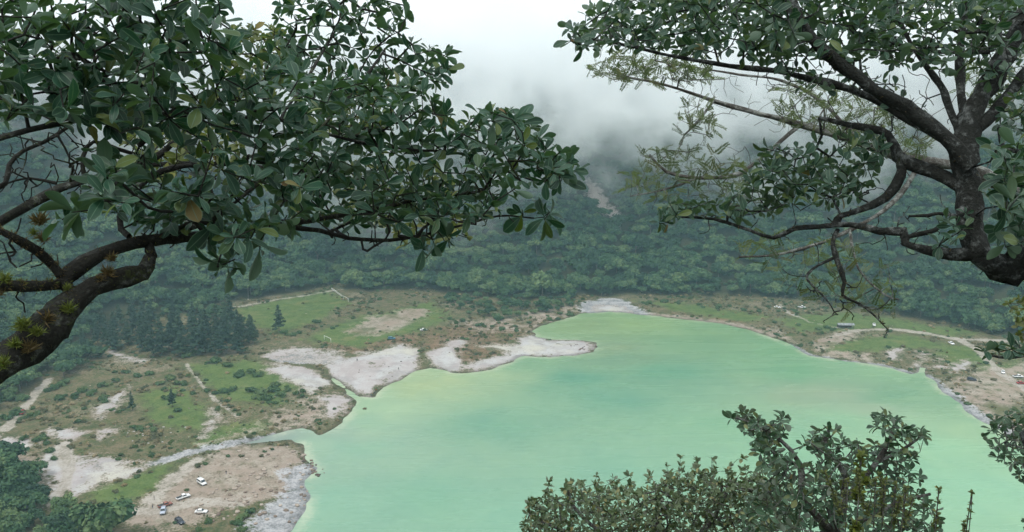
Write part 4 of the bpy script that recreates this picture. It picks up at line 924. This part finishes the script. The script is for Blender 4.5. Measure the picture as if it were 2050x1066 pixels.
# ---- feathery pale tree behind the gnarled one
T = Tree('feathery_tree', 'slender pale tree with sparse feathery olive leaves behind the gnarled tree', 'tree', BARK_P, 19, (.62, .72))
g0 = P(2200, 700, 8.6); g0.z = under(g0) - .3
T.limb([(g0, .16, 0, 0), (2170, 560, 8.6, 28), (2090, 420, 8.6, 24), (1960, 350, 8.6, 20), (1850, 322, 8.6, 17), (1720, 285, 8.6, 13), (1600, 250, 8.6, 10), (1500, 222, 8.6, 8), (1430, 203, 8.6, 6), (1330, 170, 8.6, 4), (1225, 150, 8.6, 2.5)], 'trunk', .12)
T.limb([(1600, 250, 8.6, 6), (1520, 320, 8.4, 5), (1470, 352, 8.3, 6), (1400, 358, 8.2, 5), (1335, 345, 8.2, 4), (1300, 310, 8.2, 2.5)], step=.08)
T.limb([(1400, 358, 8.2, 3), (1330, 380, 8.2, 2.5), (1260, 395, 8.2, 2)], step=.08)
T.limb([(1850, 322, 8.6, 8), (1770, 420, 8.3, 6), (1660, 480, 8.2, 5), (1560, 510, 8.2, 3.5), (1480, 515, 8.2, 2.5)], step=.08)
T.limb([(1700, 460, 8.2, 4), (1720, 540, 8.1, 3), (1770, 590, 8.0, 2.5), (1800, 600, 8.0, 2)], step=.08)
T.limb([(1720, 285, 8.6, 6), (1640, 200, 8.7, 5), (1560, 160, 8.8, 4), (1480, 150, 8.9, 3), (1300, 120, 9, 2)], step=.1)
T.limb([(1430, 203, 8.6, 4), (1390, 250, 8.5, 3), (1370, 270, 8.5, 2)], step=.08)
R = T.rng
for pg, n_, q in (([(1245, 395), (1290, 290), (1400, 300), (1500, 330), (1500, 400), (1400, 400), (1300, 400)], 55, 3), ([(1170, 140), (1230, 105), (1420, 130), (1430, 165), (1260, 165)], 60, 3), ([(1440, 490), (1560, 470), (1700, 480), (1800, 560), (1790, 620), (1680, 640), (1560, 570)], 48, 3),
                  ([(1560, 160), (1700, 180), (1850, 260), (1850, 330), (1700, 280), (1560, 240)], 80, 3), ([(1360, 200), (1420, 205), (1440, 270), (1360, 280)], 14, 3), ([(1900, 150), (2050, 90), (2050, 250), (1950, 220)], 30, 3)):
    tips = region(pg, n_, (7.8, 9.0), R)
    for t, d in zip(tips, T.grow(tips, .12, .16)): T.rosette(t, d, int(R.integers(3, 6)), .135, 'f', (35, 95), .45)
T.grow(region([(1300, 130), (1560, 150), (1850, 190), (1900, 300), (1700, 300), (1500, 250), (1330, 180)], 130, (7.9, 9.0), R), .05, .16)
T.grow(region([(1260, 300), (1500, 280), (1560, 420), (1300, 420)], 45, (7.9, 8.6), R), .05, .16)
T.build({'f': (FEATHER, LEAF_F, 'leaf')}, .0022)

# ---- shrubs below the viewpoint
def shrub(nm, label, base_px, dp, limbs, regs, shapes, mat, L_, seed, bark=None, nl=(6, 9), r0=.003, spread=(30, 90), seg=.08):
    T = Tree(nm, label, 'shrub', bark or BARK_P, seed); g = P(*base_px, dp); g.z = under(g) - .2
    T.limb([(g, .07, 0, 0)] + limbs[0], 'stem', .1)
    for l in limbs[1:]: T.limb(l, step=.08)
    for pg, n_, dr in regs:
        tips = region(pg, n_, dr, T.rng)
        for t, d in zip(tips, T.grow(tips, seg, .14)): T.rosette(t, d, int(T.rng.integers(*nl)), L_, 'leaf', spread, .7)
    T.build({'leaf': (shapes, mat, 'leaf')}, r0); return T
shrub('grey_leaved_shrub', 'dense rounded grey-green shrub at the bottom centre over the water', (1330, 1300), 8.4,
      [[(1330, 1240, 8.4, 12), (1320, 1120, 8.3, 9), (1320, 1030, 8.2, 6)], [(1325, 1150, 8.3, 7), (1220, 1080, 8.2, 5), (1150, 1020, 8.2, 3), (1135, 975, 8.2, 2)], [(1325, 1150, 8.3, 7), (1420, 1050, 8.2, 5), (1460, 975, 8.2, 3)], [(1220, 1080, 8.2, 4), (1120, 1060, 8.2, 3), (1068, 1035, 8.2, 2)]],
      [([(1045, 1075), (1050, 1020), (1085, 995), (1125, 1000), (1135, 965), (1150, 965), (1155, 1000), (1180, 978), (1220, 982), (1240, 975), (1270, 985), (1310, 975), (1340, 960), (1370, 945), (1410, 945), (1440, 965), (1500, 955), (1560, 960), (1600, 1000), (1600, 1100), (1045, 1100)], 960, (7.5, 9.0))] + [([(x - 9, y), (x, y - h), (x + 9, y)], 4, (7.8, 8.8)) for x, y, h in ((1062, 1015, 22), (1100, 990, 30), (1165, 985, 24), (1196, 978, 34), (1230, 975, 22), (1262, 980, 36), (1300, 972, 26), (1335, 958, 30), (1362, 945, 36), (1392, 940, 26), (1425, 950, 34), (1462, 955, 26), (1490, 950, 38), (1522, 950, 24))],
      SMALL, LEAF_S, .064, 23, r0=.0022)
shrub('dark_leaved_shrub', 'taller open dark-leaved shrub at the bottom right over the water', (1700, 1350), 6.4,
      [[(1700, 1250, 6.4, 14), (1690, 1120, 6.4, 11), (1660, 1010, 6.3, 9)], [(1690, 1090, 6.4, 9), (1610, 1000, 6.3, 7), (1600, 930, 6.3, 5), (1560, 880, 6.3, 4), (1510, 850, 6.3, 3), (1470, 835, 6.3, 2)], [(1680, 1050, 6.4, 8), (1690, 950, 6.3, 6), (1650, 900, 6.3, 4), (1660, 860, 6.3, 3)], [(1690, 1000, 6.4, 7), (1750, 930, 6.3, 5), (1780, 880, 6.3, 4), (1790, 840, 6.3, 2.5)], [(1750, 930, 6.3, 4), (1800, 905, 6.3, 3), (1850, 870, 6.3, 2)], [(1700, 1060, 6.4, 6), (1790, 1010, 6.3, 4), (1860, 990, 6.3, 3)]],
      [([(1455, 840), (1480, 825), (1515, 830), (1530, 850), (1570, 835), (1580, 860), (1540, 900), (1590, 920), (1570, 960), (1520, 930), (1510, 890), (1480, 850)], 55, (5.9, 6.7)),
       ([(1610, 890), (1640, 855), (1680, 860), (1690, 880), (1740, 895), (1780, 880), (1740, 850), (1765, 830), (1800, 835), (1815, 860), (1855, 860), (1850, 880), (1820, 890), (1840, 920), (1780, 940), (1650, 930)], 80, (5.9, 6.7)),
       ([(1560, 930), (1660, 940), (1740, 950), (1840, 945), (1845, 960), (1790, 970), (1850, 990), (1875, 1030), (1880, 1090), (1480, 1090), (1500, 1000), (1540, 960)], 240, (5.8, 7.0))],
      LEAVES, LEAF_D, .082, 29, r0=.0026, nl=(5, 9), spread=(30, 100))
shrub('edge_shrub', 'dark shrub reaching in from the right edge beside the lake shore', (2120, 1250), 6.0,
      [[(2120, 1150, 6.0, 12), (2110, 1020, 6.0, 9), (2080, 920, 6.0, 6), (2040, 860, 6.0, 4)], [(2090, 940, 6.0, 4), (2050, 900, 6.0, 3), (2010, 890, 6.0, 2)], [(2110, 1030, 6.0, 5), (2080, 980, 6.0, 3), (2050, 960, 6.0, 2)], [(2110, 1060, 6.0, 4), (2070, 1050, 6.0, 3), (2048, 1040, 6.0, 2)]],
      [([(1975, 880), (1990, 840), (2030, 828), (2090, 828), (2090, 930), (2030, 935), (2000, 925)], 60, (5.6, 6.4)), ([(2030, 940), (2090, 930), (2090, 990), (2045, 970)], 10, (5.8, 6.2)), ([(2038, 1035), (2090, 1030), (2090, 1070), (2045, 1060)], 5, (5.8, 6.2))],
      LEAVES, LEAF_D, .07, 31, nl=(5, 8))
shrub('light_green_shrub', 'pale yellow-green sprig at the right edge below the gnarled trunk', (2150, 1000), 7.2,
      [[(2150, 900, 7.2, 9), (2130, 760, 7.2, 7), (2090, 670, 7.2, 5), (2050, 640, 7.2, 3)]],
      [([(2015, 605), (2040, 595), (2100, 600), (2100, 700), (2040, 680), (2030, 640)], 40, (6.9, 7.5))], SMALL, LEAF_Y, .07, 37)
# flowering stalks and a fern-like sprig in front of the dark shrub
def stalk(pts, nm_lbl, seed, bright=False):
    T = Tree('flower_stalk', nm_lbl, 'plant', BARK_P, seed); R = T.rng; g = P(pts[0][0], pts[0][1] + 330, pts[0][2]); g.z = under(g) - .1
    T.limb([(g, .005, 0, 0)] + [(a, b, d, 1.0) for a, b, d in pts], 'stem', .014)
    p = T.limbs[0][1]; 
    for i, x in enumerate(p):
        if project(*x[:3])[1] > 1110: continue
        for k in range(3):
            T.pos.append(x[:3] + R.normal(size=3) * .004); T.par.append(-1); T.fix.append(.002); T.rosette(x[:3], np.array([0, 0, 1.0]), 3, .026 if not bright else .05, 'leaf', (35, 85), .9)
    T.build({'leaf': (SMALL, LEAF_Y if not bright else MOSS, 'leaf')}, .001)
for i, (lb, pts) in enumerate([('thin olive flower stalk at the left of the group before the dark shrub', [(1690, 1100, 5.2), (1680, 1030, 5.2), (1668, 985, 5.2), (1650, 945, 5.2)]), ('thin olive flower stalk second from left before the dark shrub', [(1745, 1100, 5.2), (1735, 1030, 5.2), (1722, 990, 5.2), (1715, 940, 5.2)]),
        ('tall straight olive flower stalk in the middle before the dark shrub', [(1762, 1100, 5.1), (1764, 1030, 5.1), (1765, 980, 5.1), (1762, 950, 5.1)]), ('leaning olive flower stalk right of the middle before the dark shrub', [(1780, 1100, 5.1), (1790, 1050, 5.1), (1798, 1010, 5.1), (1802, 995, 5.1)]),
        ('curved olive flower stalk at the right of the group before the dark shrub', [(1800, 1110, 5.0), (1810, 1050, 5.0), (1822, 1020, 5.0), (1828, 998, 5.0)]), ('lone slim green stalk against the water at the bottom right', [(1935, 1110, 5.0), (1932, 1075, 5.0), (1929, 1045, 5.0)]), ('slim stalk at the right foot of the dark shrub', [(1868, 1110, 5.0), (1872, 1060, 5.0), (1876, 1030, 5.0)])]):
    stalk(pts, lb, 70 + i)
stalk([(1715, 1050, 5.6), (1715, 1000, 5.6), (1722, 975, 5.6), (1735, 962, 5.6)], 'bright yellow-green leafy sprig in the heart of the dark shrub', 81, True)

# ------------------------------------------------------------------ vehicles
GLASS = paint('car_glass', (.02, .025, .03), .08, .6, .1); TYRE = paint('tyre_rubber', (.02, .02, .02), .85, .2); RIM = paint('wheel_rim', (.45, .45, .46), .35, .5, .1, 3, .6)
LAMP = paint('lamp_glass', (.75, .75, .72), .15, .6, .05); TAIL = paint('tail_lamp', (.35, .02, .02), .2, .5, .05); TRIM = paint('dark_trim', (.03, .03, .03), .6, .3)
CARPAINT = {k: paint('paint_' + k, v, .28, .5, .06, 2) for k, v in dict(white=(.80, .80, .80), silver=(.42, .46, .55), dark=(.035, .04, .06), red=(.32, .035, .03), teal=(.05, .17, .24), rust=(.26, .09, .06)).items()}
def prism(pts, w0, w1=None):
    """side profile (x, z) extruded across the car; w1 is the half width of the upper points"""
    m = MB(); n = len(pts); zt = max(p[1] for p in pts); zb = min(p[1] for p in pts)
    hw = [w0 + ((w1 or w0) - w0) * (p[1] - zb) / (zt - zb) for p in pts]
    v = [(p[0], -h, p[1]) for p, h in zip(pts, hw)] + [(p[0], h, p[1]) for p, h in zip(pts, hw)]
    m.add(v, [tuple(range(n)), tuple(range(2 * n - 1, n - 1, -1))] + [((i + 1) % n, i, n + i, n + (i + 1) % n) for i in range(n)]); return m
SPEC = {  # lower body profile, cabin profile, length
    'sedan': ([(-2.2, .35), (-2.2, .82), (-2.05, .92), (-1.3, .95), (.95, .93), (1.9, .80), (2.2, .62), (2.2, .32)], [(-1.65, .93), (-1.0, 1.42), (.15, 1.45), (1.0, .92)], .87, .66),
    'suv': ([(-2.2, .42), (-2.25, .95), (-2.15, 1.08), (1.0, 1.08), (2.0, .98), (2.25, .75), (2.25, .40)], [(-2.1, 1.06), (-1.85, 1.70), (.35, 1.74), (1.1, 1.06)], .92, .74),
    'pickup': ([(-2.6, .5), (-2.6, 1.05), (-.55, 1.05), (-.5, 1.06), (1.25, 1.06), (2.3, .98), (2.5, .75), (2.5, .45)], [(-.55, 1.04), (-.40, 1.68), (.75, 1.72), (1.35, 1.04)], .92, .72),
    'van': ([(-2.3, .38), (-2.3, 1.15), (1.5, 1.15), (2.15, .98), (2.35, .72), (2.35, .36)], [(-2.27, 1.13), (-2.15, 2.0), (.7, 2.05), (1.6, 1.13)], .95, .86)}
def quad(a, b, c_, d):
    m = MB(); n_ = (Vector(b) - Vector(a)).cross(Vector(d) - Vector(a)).normalized() * .03
    P4 = [Vector(q) for q in (a, b, c_, d)]; m.add([p - n_ for p in P4] + [p + n_ * .5 for p in P4], [(3, 2, 1, 0), (4, 5, 6, 7), (0, 1, 5, 4), (1, 2, 6, 5), (2, 3, 7, 6), (3, 0, 4, 7)]); return m
WH = MB(); WH.tube((0, -.1, 0), (0, .1, 0), .33, .33, 16); WHEEL = WH.mesh('wheel_mesh', TYRE, .02); RW = MB(); RW.tube((0, -.115, 0), (0, .115, 0), .20, .20, 12); RIMM = RW.mesh('rim_mesh', RIM)
CARMESH = {}
def car_meshes(kind, colour):
    if (kind, colour) in CARMESH: return CARMESH[kind, colour]
    low, cab, w0, w1 = SPEC[kind]; pm = CARPAINT[colour]; out = []
    out.append(('body', prism(low, w0, w0 * .96).mesh('body_mesh', pm, .05, True), (0, 0, 0)))
    out.append(('cabin', prism(cab, w0 * .93, w1).mesh('cabin_mesh', pm, .04, True), (0, 0, 0)))
    (xa, za), (xb, zb), (xc, zc), (xd, zd) = cab; L_ = lambda p, q, t: (p[0] + (q[0] - p[0]) * t, p[1] + (q[1] - p[1]) * t)
    def hw(z): return w0 * .93 + (w1 - w0 * .93) * (z - za) / (zc - za)
    for nm, p, q in (('rear_window', (xb, zb), (xa, za)), ('windscreen', (xd, zd), (xc, zc))):
        (x0, z0), (x1, z1) = L_(p, q, .14), L_(p, q, .88); a, b = hw(z0) * .88, hw(z1) * .88
        out.append((nm, quad((x0, a, z0), (x0, -a, z0), (x1, -b, z1), (x1, b, z1)).mesh(nm + '_mesh', GLASS), (0, 0, 0)))
    for s_ in (-1, 1):
        z0, z1 = za + .10, zc - .10; f0 = (z0 - za) / (zb - za); f1 = (z1 - za) / (zb - za); g0, g1 = (z0 - zd) / (zc - zd), (z1 - zd) / (zc - zd)
        pts = [(xa + (xb - xa) * f0 + .12, z0), (xd + (xc - xd) * g0 - .12, z0), (xd + (xc - xd) * g1 - .1, z1), (xa + (xb - xa) * f1 + .1, z1)]
        q4 = [(x, s_ * hw(z), z) for x, z in pts]; q4 = q4 if s_ < 0 else q4[::-1]
        out.append(('side_window', quad(*q4).mesh('side_window_mesh', GLASS), (0, 0, 0)))
        xf = low[-2][0]; zf = low[-2][1]; h = MB(); h.box(xf - .12, xf + .02, s_ * w0 * .72 - .17, s_ * w0 * .72 + .17, zf - .06, zf + .1); out.append(('headlight', h.mesh('headlight_mesh', LAMP, .02), (0, 0, 0)))
        xr = low[1][0]; h = MB(); h.box(xr - .02, xr + .1, s_ * w0 * .8 - .1, s_ * w0 * .8 + .1, low[1][1] - .18, low[1][1]); out.append(('tail_light', h.mesh('tail_light_mesh', TAIL, .02), (0, 0, 0)))
    b = MB(); b.box(low[-1][0] - .1, low[-1][0] + .07, -w0 * .95, w0 * .95, .34, .50); out.append(('bumper', b.mesh('bumper_mesh', TRIM, .03), (0, 0, 0)))
    if kind == 'pickup': b = MB(); b.box(-2.5, -.65, -.78, .78, 1.052, 1.065); out.append(('cargo_bed', b.mesh('cargo_bed_mesh', TRIM), (0, 0, 0)))
    CARMESH[kind, colour] = out; return out
def car(px, py, dx, dy, kind, colour, label, cat='car', nm='parked_car', group=None):
    p = land(px, py + 4); q = land(px + dx * 2, py + 4 + dy * 2); o = thing(nm, p, label, cat, group, math.atan2(q.y - p.y, q.x - p.x))
    o.scale = (.94, .94, .94)
    for n_, me, loc in car_meshes(kind, colour): link(n_, me, o, loc)
    w0 = SPEC[kind][2]; xw = 1.35 if kind != 'pickup' else 1.55
    for x in (-xw, xw):
        for s_ in (-1, 1): wh = link('wheel', WHEEL, o, (x, s_ * (w0 - .08), .33)); link('rim', RIMM, wh)
    return o
CARS = [(403, 1023, 10, 0, 'sedan', 'white', 'white sedan on the lower left beach, lowest of the white cars there'), (327, 1022, -2, 8, 'suv', 'silver', 'silver car parked end-on beside the rust-red car on the lower left beach'),
        (331, 1010, 10, -3, 'pickup', 'rust', 'rust-red pickup right behind the silver car on the lower left beach', 'pickup'), (360, 1043, 8, 5, 'suv', 'dark', 'dark car parked askew nearest the bottom edge on the left beach'),
        (367, 994, 10, -3, 'pickup', 'white', 'white pickup with dark bed on the lower left beach', 'pickup'), (404, 965, 8, 5, 'van', 'white', 'boxy white van farthest up the lower left beach', 'van'),
        (45, 824, 6, -9, 'pickup', 'red', 'red pickup driving on the track at the far left', 'pickup'), (784, 676, 10, -1, 'suv', 'teal', 'blue-green car on the meadow beside the bare football pitch'),
        (848, 658, 10, -1, 'sedan', 'white', 'white car at the edge of the brown scrub beside the meadow'), (1750, 648, 2, 6, 'sedan', 'white', 'white car end-on just right of the grey shelter'),
        (1904, 685, 8, 4, 'sedan', 'white', 'white car on the dirt road where it forks'), (2008, 743, 1, 8, 'sedan', 'white', 'white car end-on at the top of the right-hand beach'),
        (1945, 758, 10, 1, 'suv', 'dark', 'dark car standing alone on the right-hand beach'), (2038, 752, 10, 0, 'pickup', 'white', 'white pickup cut by the right edge of the picture', 'pickup'),
        (2044, 765, 10, 0, 'sedan', 'red', 'red car at the right edge just below the white pickup'), (1605, 613, 10, 1, 'pickup', 'white', 'white pickup at the forest edge behind the right bank', 'pickup'), (1556, 613, 10, 0, 'sedan', 'white', 'white car half hidden at the forest edge left of the white pickup')]
for q in CARS: car(*q)

# ------------------------------------------------------------------ people
SKIN = paint('skin', (.30, .18, .12), .6, .3); HAIR = paint('hair', (.02, .016, .013), .7, .2)
def cloth(n_, c_): return paint('cloth_' + n_, c_, .9, .1)
def body_mesh(stride, arm, seed):
    me = bpy.data.meshes.new('figure'); s_ = stride
    V = [(0, 0, .95), (0, 0, 1.15), (0, 0, 1.38), (0, 0, 1.47), (0, .01, 1.53), (0, .02, 1.62), (0, .01, 1.70), (.17, 0, 1.36), (.23, arm, 1.08), (.24, arm * 2 + .06, .84), (.25, arm * 2 + .09, .75), (-.17, 0, 1.36), (-.23, -arm, 1.08), (-.24, -arm * 2 + .06, .84), (-.25, -arm * 2 + .09, .75),
         (.10, 0, .90), (.11, s_ + .03, .50), (.11, s_ * .9, .08), (.11, s_ * .9 + .16, .04), (-.10, 0, .90), (-.11, -s_ + .03, .50), (-.11, -s_ * 1.3, .08), (-.11, -s_ * 1.3 + .16, .04)]
    E = [(0, 1), (1, 2), (2, 3), (3, 4), (4, 5), (5, 6), (2, 7), (7, 8), (8, 9), (9, 10), (2, 11), (11, 12), (12, 13), (13, 14), (0, 15), (15, 16), (16, 17), (17, 18), (0, 19), (19, 20), (20, 21), (21, 22)]
    R_ = [.145, .135, .15, .07, .06, .105, .085, .065, .05, .038, .035, .065, .05, .038, .035, .09, .065, .045, .04, .09, .065, .045, .04]
    me.from_pydata(V, E, []); o = bpy.data.objects.new('figure', me); COL.objects.link(o); md = o.modifiers.new('skin', 'SKIN'); md.use_smooth_shade = True
    for i, r in enumerate(R_): me.skin_vertices[0].data[i].radius = (r, r * (.72 if i in (0, 1, 2) else 1))
    me.skin_vertices[0].data[0].use_root = True; o.modifiers.new('sub', 'SUBSURF').render_levels = 1
    bpy.context.view_layer.update(); out = bpy.data.meshes.new_from_object(o.evaluated_get(bpy.context.evaluated_depsgraph_get())); bpy.data.objects.remove(o); out.name = 'body_mesh'; return out
FIG = [body_mesh(.0, .02, 1), body_mesh(.16, .07, 2)]
SH = {k: cloth(k, v) for k, v in dict(black=(.02, .02, .022), white=(.7, .7, .68), blue=(.05, .08, .22), red=(.35, .04, .04), grey=(.2, .2, .2), jeans=(.04, .06, .12)).items()}
def person(px, py, shirt, legs, pose, rz, label):
    p = land(px, py); o = thing('person', p, label, 'person', None, rz); me = FIG[pose].copy(); me.materials.clear()
    for m_ in (SKIN, SH[shirt], SH[legs], HAIR): me.materials.append(m_)
    for f in me.polygons:
        z, x, y = f.center.z, abs(f.center.x), f.center.y
        f.material_index = 0 if z > 1.46 or (x > .2 and z < 1.05) else 1 if z > .93 else 2
        if z > 1.64 or (z > 1.52 and y < -.03): f.material_index = 3
    link('body', me, o); return o
for q in [(453, 950, 'black', 'jeans', 1, .5, 'person in black walking alone across the lower left beach'), (309, 1001, 'black', 'black', 0, 2, 'person in dark clothes standing uphill of the rust-red pickup'), (306, 1018, 'grey', 'jeans', 0, 1, 'person in grey standing left of the silver car'),
          (749, 790, 'black', 'jeans', 0, 0, 'person in black nearest the water at the tip of the clay'), (744, 795, 'blue', 'black', 1, 1.2, 'person in blue at the left of the trio on the clay tip'), (753, 785, 'red', 'black', 0, 2.4, 'person in red at the right of the trio on the clay tip'),
          (715, 724, 'black', 'black', 0, .3, 'person in black standing alone on the white clay'), (798, 741, 'grey', 'black', 1, 1.9, 'person in grey walking on the clay near the yellow shallows'), (528, 606, 'red', 'jeans', 1, .9, 'person in red on the road along the meadow'), (520, 607, 'black', 'jeans', 1, .9, 'person in black on the road along the meadow'),
          (497, 603, 'white', 'jeans', 0, .2, 'person in white standing on the road along the meadow'), (398, 961, 'black', 'jeans', 0, 1.1, 'person in black beside the boxy white van')]: person(*q)

# ------------------------------------------------------------------ football goals, fence, shelter
WHITE = paint('white_paint', (.78, .78, .76), .6, .3, .08)
def goal(pa, pb, label, h=2.44):
    a, b = land(*pa), land(*pb); d = (b - a); L_ = 7.3; o = thing('football_goal', (a + b) / 2, label, 'goal', None, math.atan2(d.y, d.x))
    for x in (-L_ / 2, L_ / 2): m = MB(); m.tube((x, 0, -.2), (x, 0, h), .09, .09, 8); link('goalpost', m.mesh('goalpost_mesh', WHITE, 0, True), o)
    m = MB(); m.tube((-L_ / 2 - .09, 0, h), (L_ / 2 + .09, 0, h), .088, .088, 8); link('crossbar', m.mesh('crossbar_mesh', WHITE, 0, True), o)
goal((686, 599), (699, 606), 'white football goal at the far corner of the meadow'); goal((646, 679), (666, 688), 'white football goal at the near end of the bare pitch')
a, b = land(664, 580), land(686, 596); d = b - a; o = thing('field_fence', a, 'pale rail fence along the far end of the green meadow', 'fence', None, math.atan2(d.y, d.x)); L_ = d.length; nP = 12
pm = MB(); pm.box(-.08, .08, -.08, .08, -.3, 1.4); pmesh = pm.mesh('post_mesh', WHITE, .01)
for k in range(nP): x = L_ * k / (nP - 1); wp = a + d * k / (nP - 1); link('post', pmesh, o, (x, 0, under(wp) - a.z))
for z in (.6, 1.2):
    for k in range(nP - 1):
        w0_, w1_ = a + d * k / (nP - 1), a + d * (k + 1) / (nP - 1); m = MB(); m.tube((L_ * k / (nP - 1), .11, under(w0_) - a.z + z), (L_ * (k + 1) / (nP - 1), .11, under(w1_) - a.z + z), .05, .05, 5); link('rail', m.mesh('rail_mesh', WHITE), o)
ROOF = paint('roof_sheet', (.22, .23, .24), .7, .2, .45, .8); POST = paint('grey_timber', (.14, .12, .10), .85, .2)
p = land(1692, 657); o = thing('open_shelter', p, 'long low grey-roofed shelter on the right bank beside the road', 'shelter', None, -.06)
for x in (-4.2, -1.4, 1.4, 4.2):
    for y in (-1.6, 1.6): m = MB(); m.box(x - .09, x + .09, y - .09, y + .09, -.3, 2.3); link('post', m.mesh('shelter_post_mesh', POST, .01), o)
for s_ in (-1, 1):
    for k in range(6):
        x0 = -4.8 + k * 1.6; m = MB(); m.add([(x0 + .01, 0, 3.0 + .01 * k), (x0 + 1.58, 0, 3.0 + .01 * k), (x0 + 1.58, s_ * 2.2, 2.25 + .01 * k), (x0 + .01, s_ * 2.2, 2.25 + .01 * k), (x0 + .01, 0, 2.94 + .01 * k), (x0 + 1.58, 0, 2.94 + .01 * k), (x0 + 1.58, s_ * 2.2, 2.19 + .01 * k), (x0 + .01, s_ * 2.2, 2.19 + .01 * k)], [(0, 1, 2, 3), (7, 6, 5, 4), (0, 4, 5, 1), (2, 6, 7, 3), (1, 5, 6, 2), (0, 3, 7, 4)]); link('roof_sheet', m.mesh('roof_sheet_mesh', ROOF), o)
m = MB(); m.box(-4.1, 4.1, 1.5, 1.56, 0, 1.3); link('back_wall', m.mesh('back_wall_mesh', POST), o)

# ------------------------------------------------------------------ rocks
def rock_mat(n_, a, b):
    m = N(n_); f = m.math('ADD', m.math('MULTIPLY', m.n('ShaderNodeObjectInfo').outputs['Random'], .6), m.math('MULTIPLY', m.noise(2.5, 5, .6), .5)); m.bsdf(m.mix(m.rng(f, .2, .8), a, b), .9, .2, m.bump(m.noise(5, 5, .6), .5, .08)); return m.m
ROCK = rock_mat('beach_rock', (.15, .11, .085), (.36, .30, .25)); ROCKD = rock_mat('dark_rock', (.07, .05, .042), (.16, .11, .085))
def rock_mesh(seed, mat):
    r = np.random.default_rng(seed); d = ICOV * (1 + (r.random((len(ICOV), 1)) - .5) * .55) * np.array([1, .75 + .3 * r.random(), .6 + .25 * r.random()]); return mesh_np('rock_mesh', d, np.c_[ICOF], mat, False)
RM = [rock_mesh(k, ROCK) for k in range(5)]; RD = [rock_mesh(20 + k, ROCKD) for k in range(4)]
rr = np.random.default_rng(99); rock_src = []
BEACH = np.array([(430, 960), (470, 900), (560, 888), (605, 900), (632, 935), (615, 960), (615, 1010), (590, 1050), (500, 1050), (420, 1045), (380, 1060), (400, 990)], float)
def rocks(pg, n_, meshes, size, label, group, nm='boulder'):
    lo, hi = pg.min(0), pg.max(0); k = 0
    while k < n_:
        q = lo + (hi - lo) * rr.random(2)
        if not inside(q[:1], q[1:], pg)[0]: continue
        p = land(*q); s_ = rr.uniform(*size); o = link(nm, meshes[k % len(meshes)], None, p + Vector((0, 0, s_ * .1))); o.scale = (s_, s_ * rr.uniform(.7, 1.2), s_ * rr.uniform(.7, 1.1)); o.rotation_euler.z = rr.random() * 6.28; tag(o, label, 'boulder', group); k += 1
        if len(rock_src) < 3 and meshes is RM: rock_src.append(o)
rocks(BEACH, 120, RM, (.35, 1.1), 'weathered brown boulder strewn over the lower left beach', 'boulders on the lower left beach')
rocks(np.array([(600, 915), (640, 925), (662, 940), (640, 955), (612, 950)], float), 26, RD, (.3, .8), 'dark boulder in the shallows off the lower left beach', 'boulders in the left shallows')
rocks(np.array([(1135, 690), (1195, 688), (1196, 700), (1150, 708)], float), 18, RD, (.3, .8), 'dark boulder on the end of the clay spit', 'boulders on the clay spit')
rocks(np.array([(700, 735), (830, 715), (880, 735), (800, 755), (750, 775)], float), 10, RD, (.25, .6), 'dark stone lying on the white clay', 'stones on the white clay')
rocks(np.array([(240, 865), (380, 850), (390, 880), (280, 900)], float), 18, [mesh_np('rock_mesh', np.array([v.co[:] for v in RM[k].vertices]), ICOF, paint('pale_rock', (.38, .36, .34), .9, .2)) for k in range(3)], (.25, .6), 'pale stone on the scrub slope above the stream', 'pale stones above the stream')
n = 9000
sx_, sy_ = RNG.random(n) * 760 - 380, 240 + RNG.random(n) * 330
br = np.maximum.reduce([grid_at(MASK['dry'], sx_, sy_), grid_at(MASK['gravel'], sx_, sy_) * 1.1, grid_at(MASK['rust'], sx_, sy_) * .7, .12 + 0 * sx_]) * (1 - .8 * grid_at(MASK['clay'], sx_, sy_))
ok = (sdf(sx_, sy_, LAKE) > .5) & (sdf(sx_, sy_, FLOOR) < 0) & (RNG.random(n) < br) & (fbm(sx_, sy_, 10, 77, 3) > .42)
qx, qy, _ = project(sx_, sy_, 0 * sx_); ok &= (qx > -60) & (qx < 2110) & (qy < 1090); sx_, sy_ = sx_[ok], sy_[ok]
scatter_stuff('stones', np.c_[sx_, sy_, H(sx_, sy_)], .12 + .42 * RNG.random(len(sx_)) ** 3, None, rock_src, 'small stones scattered over the bare ground', 'stones')
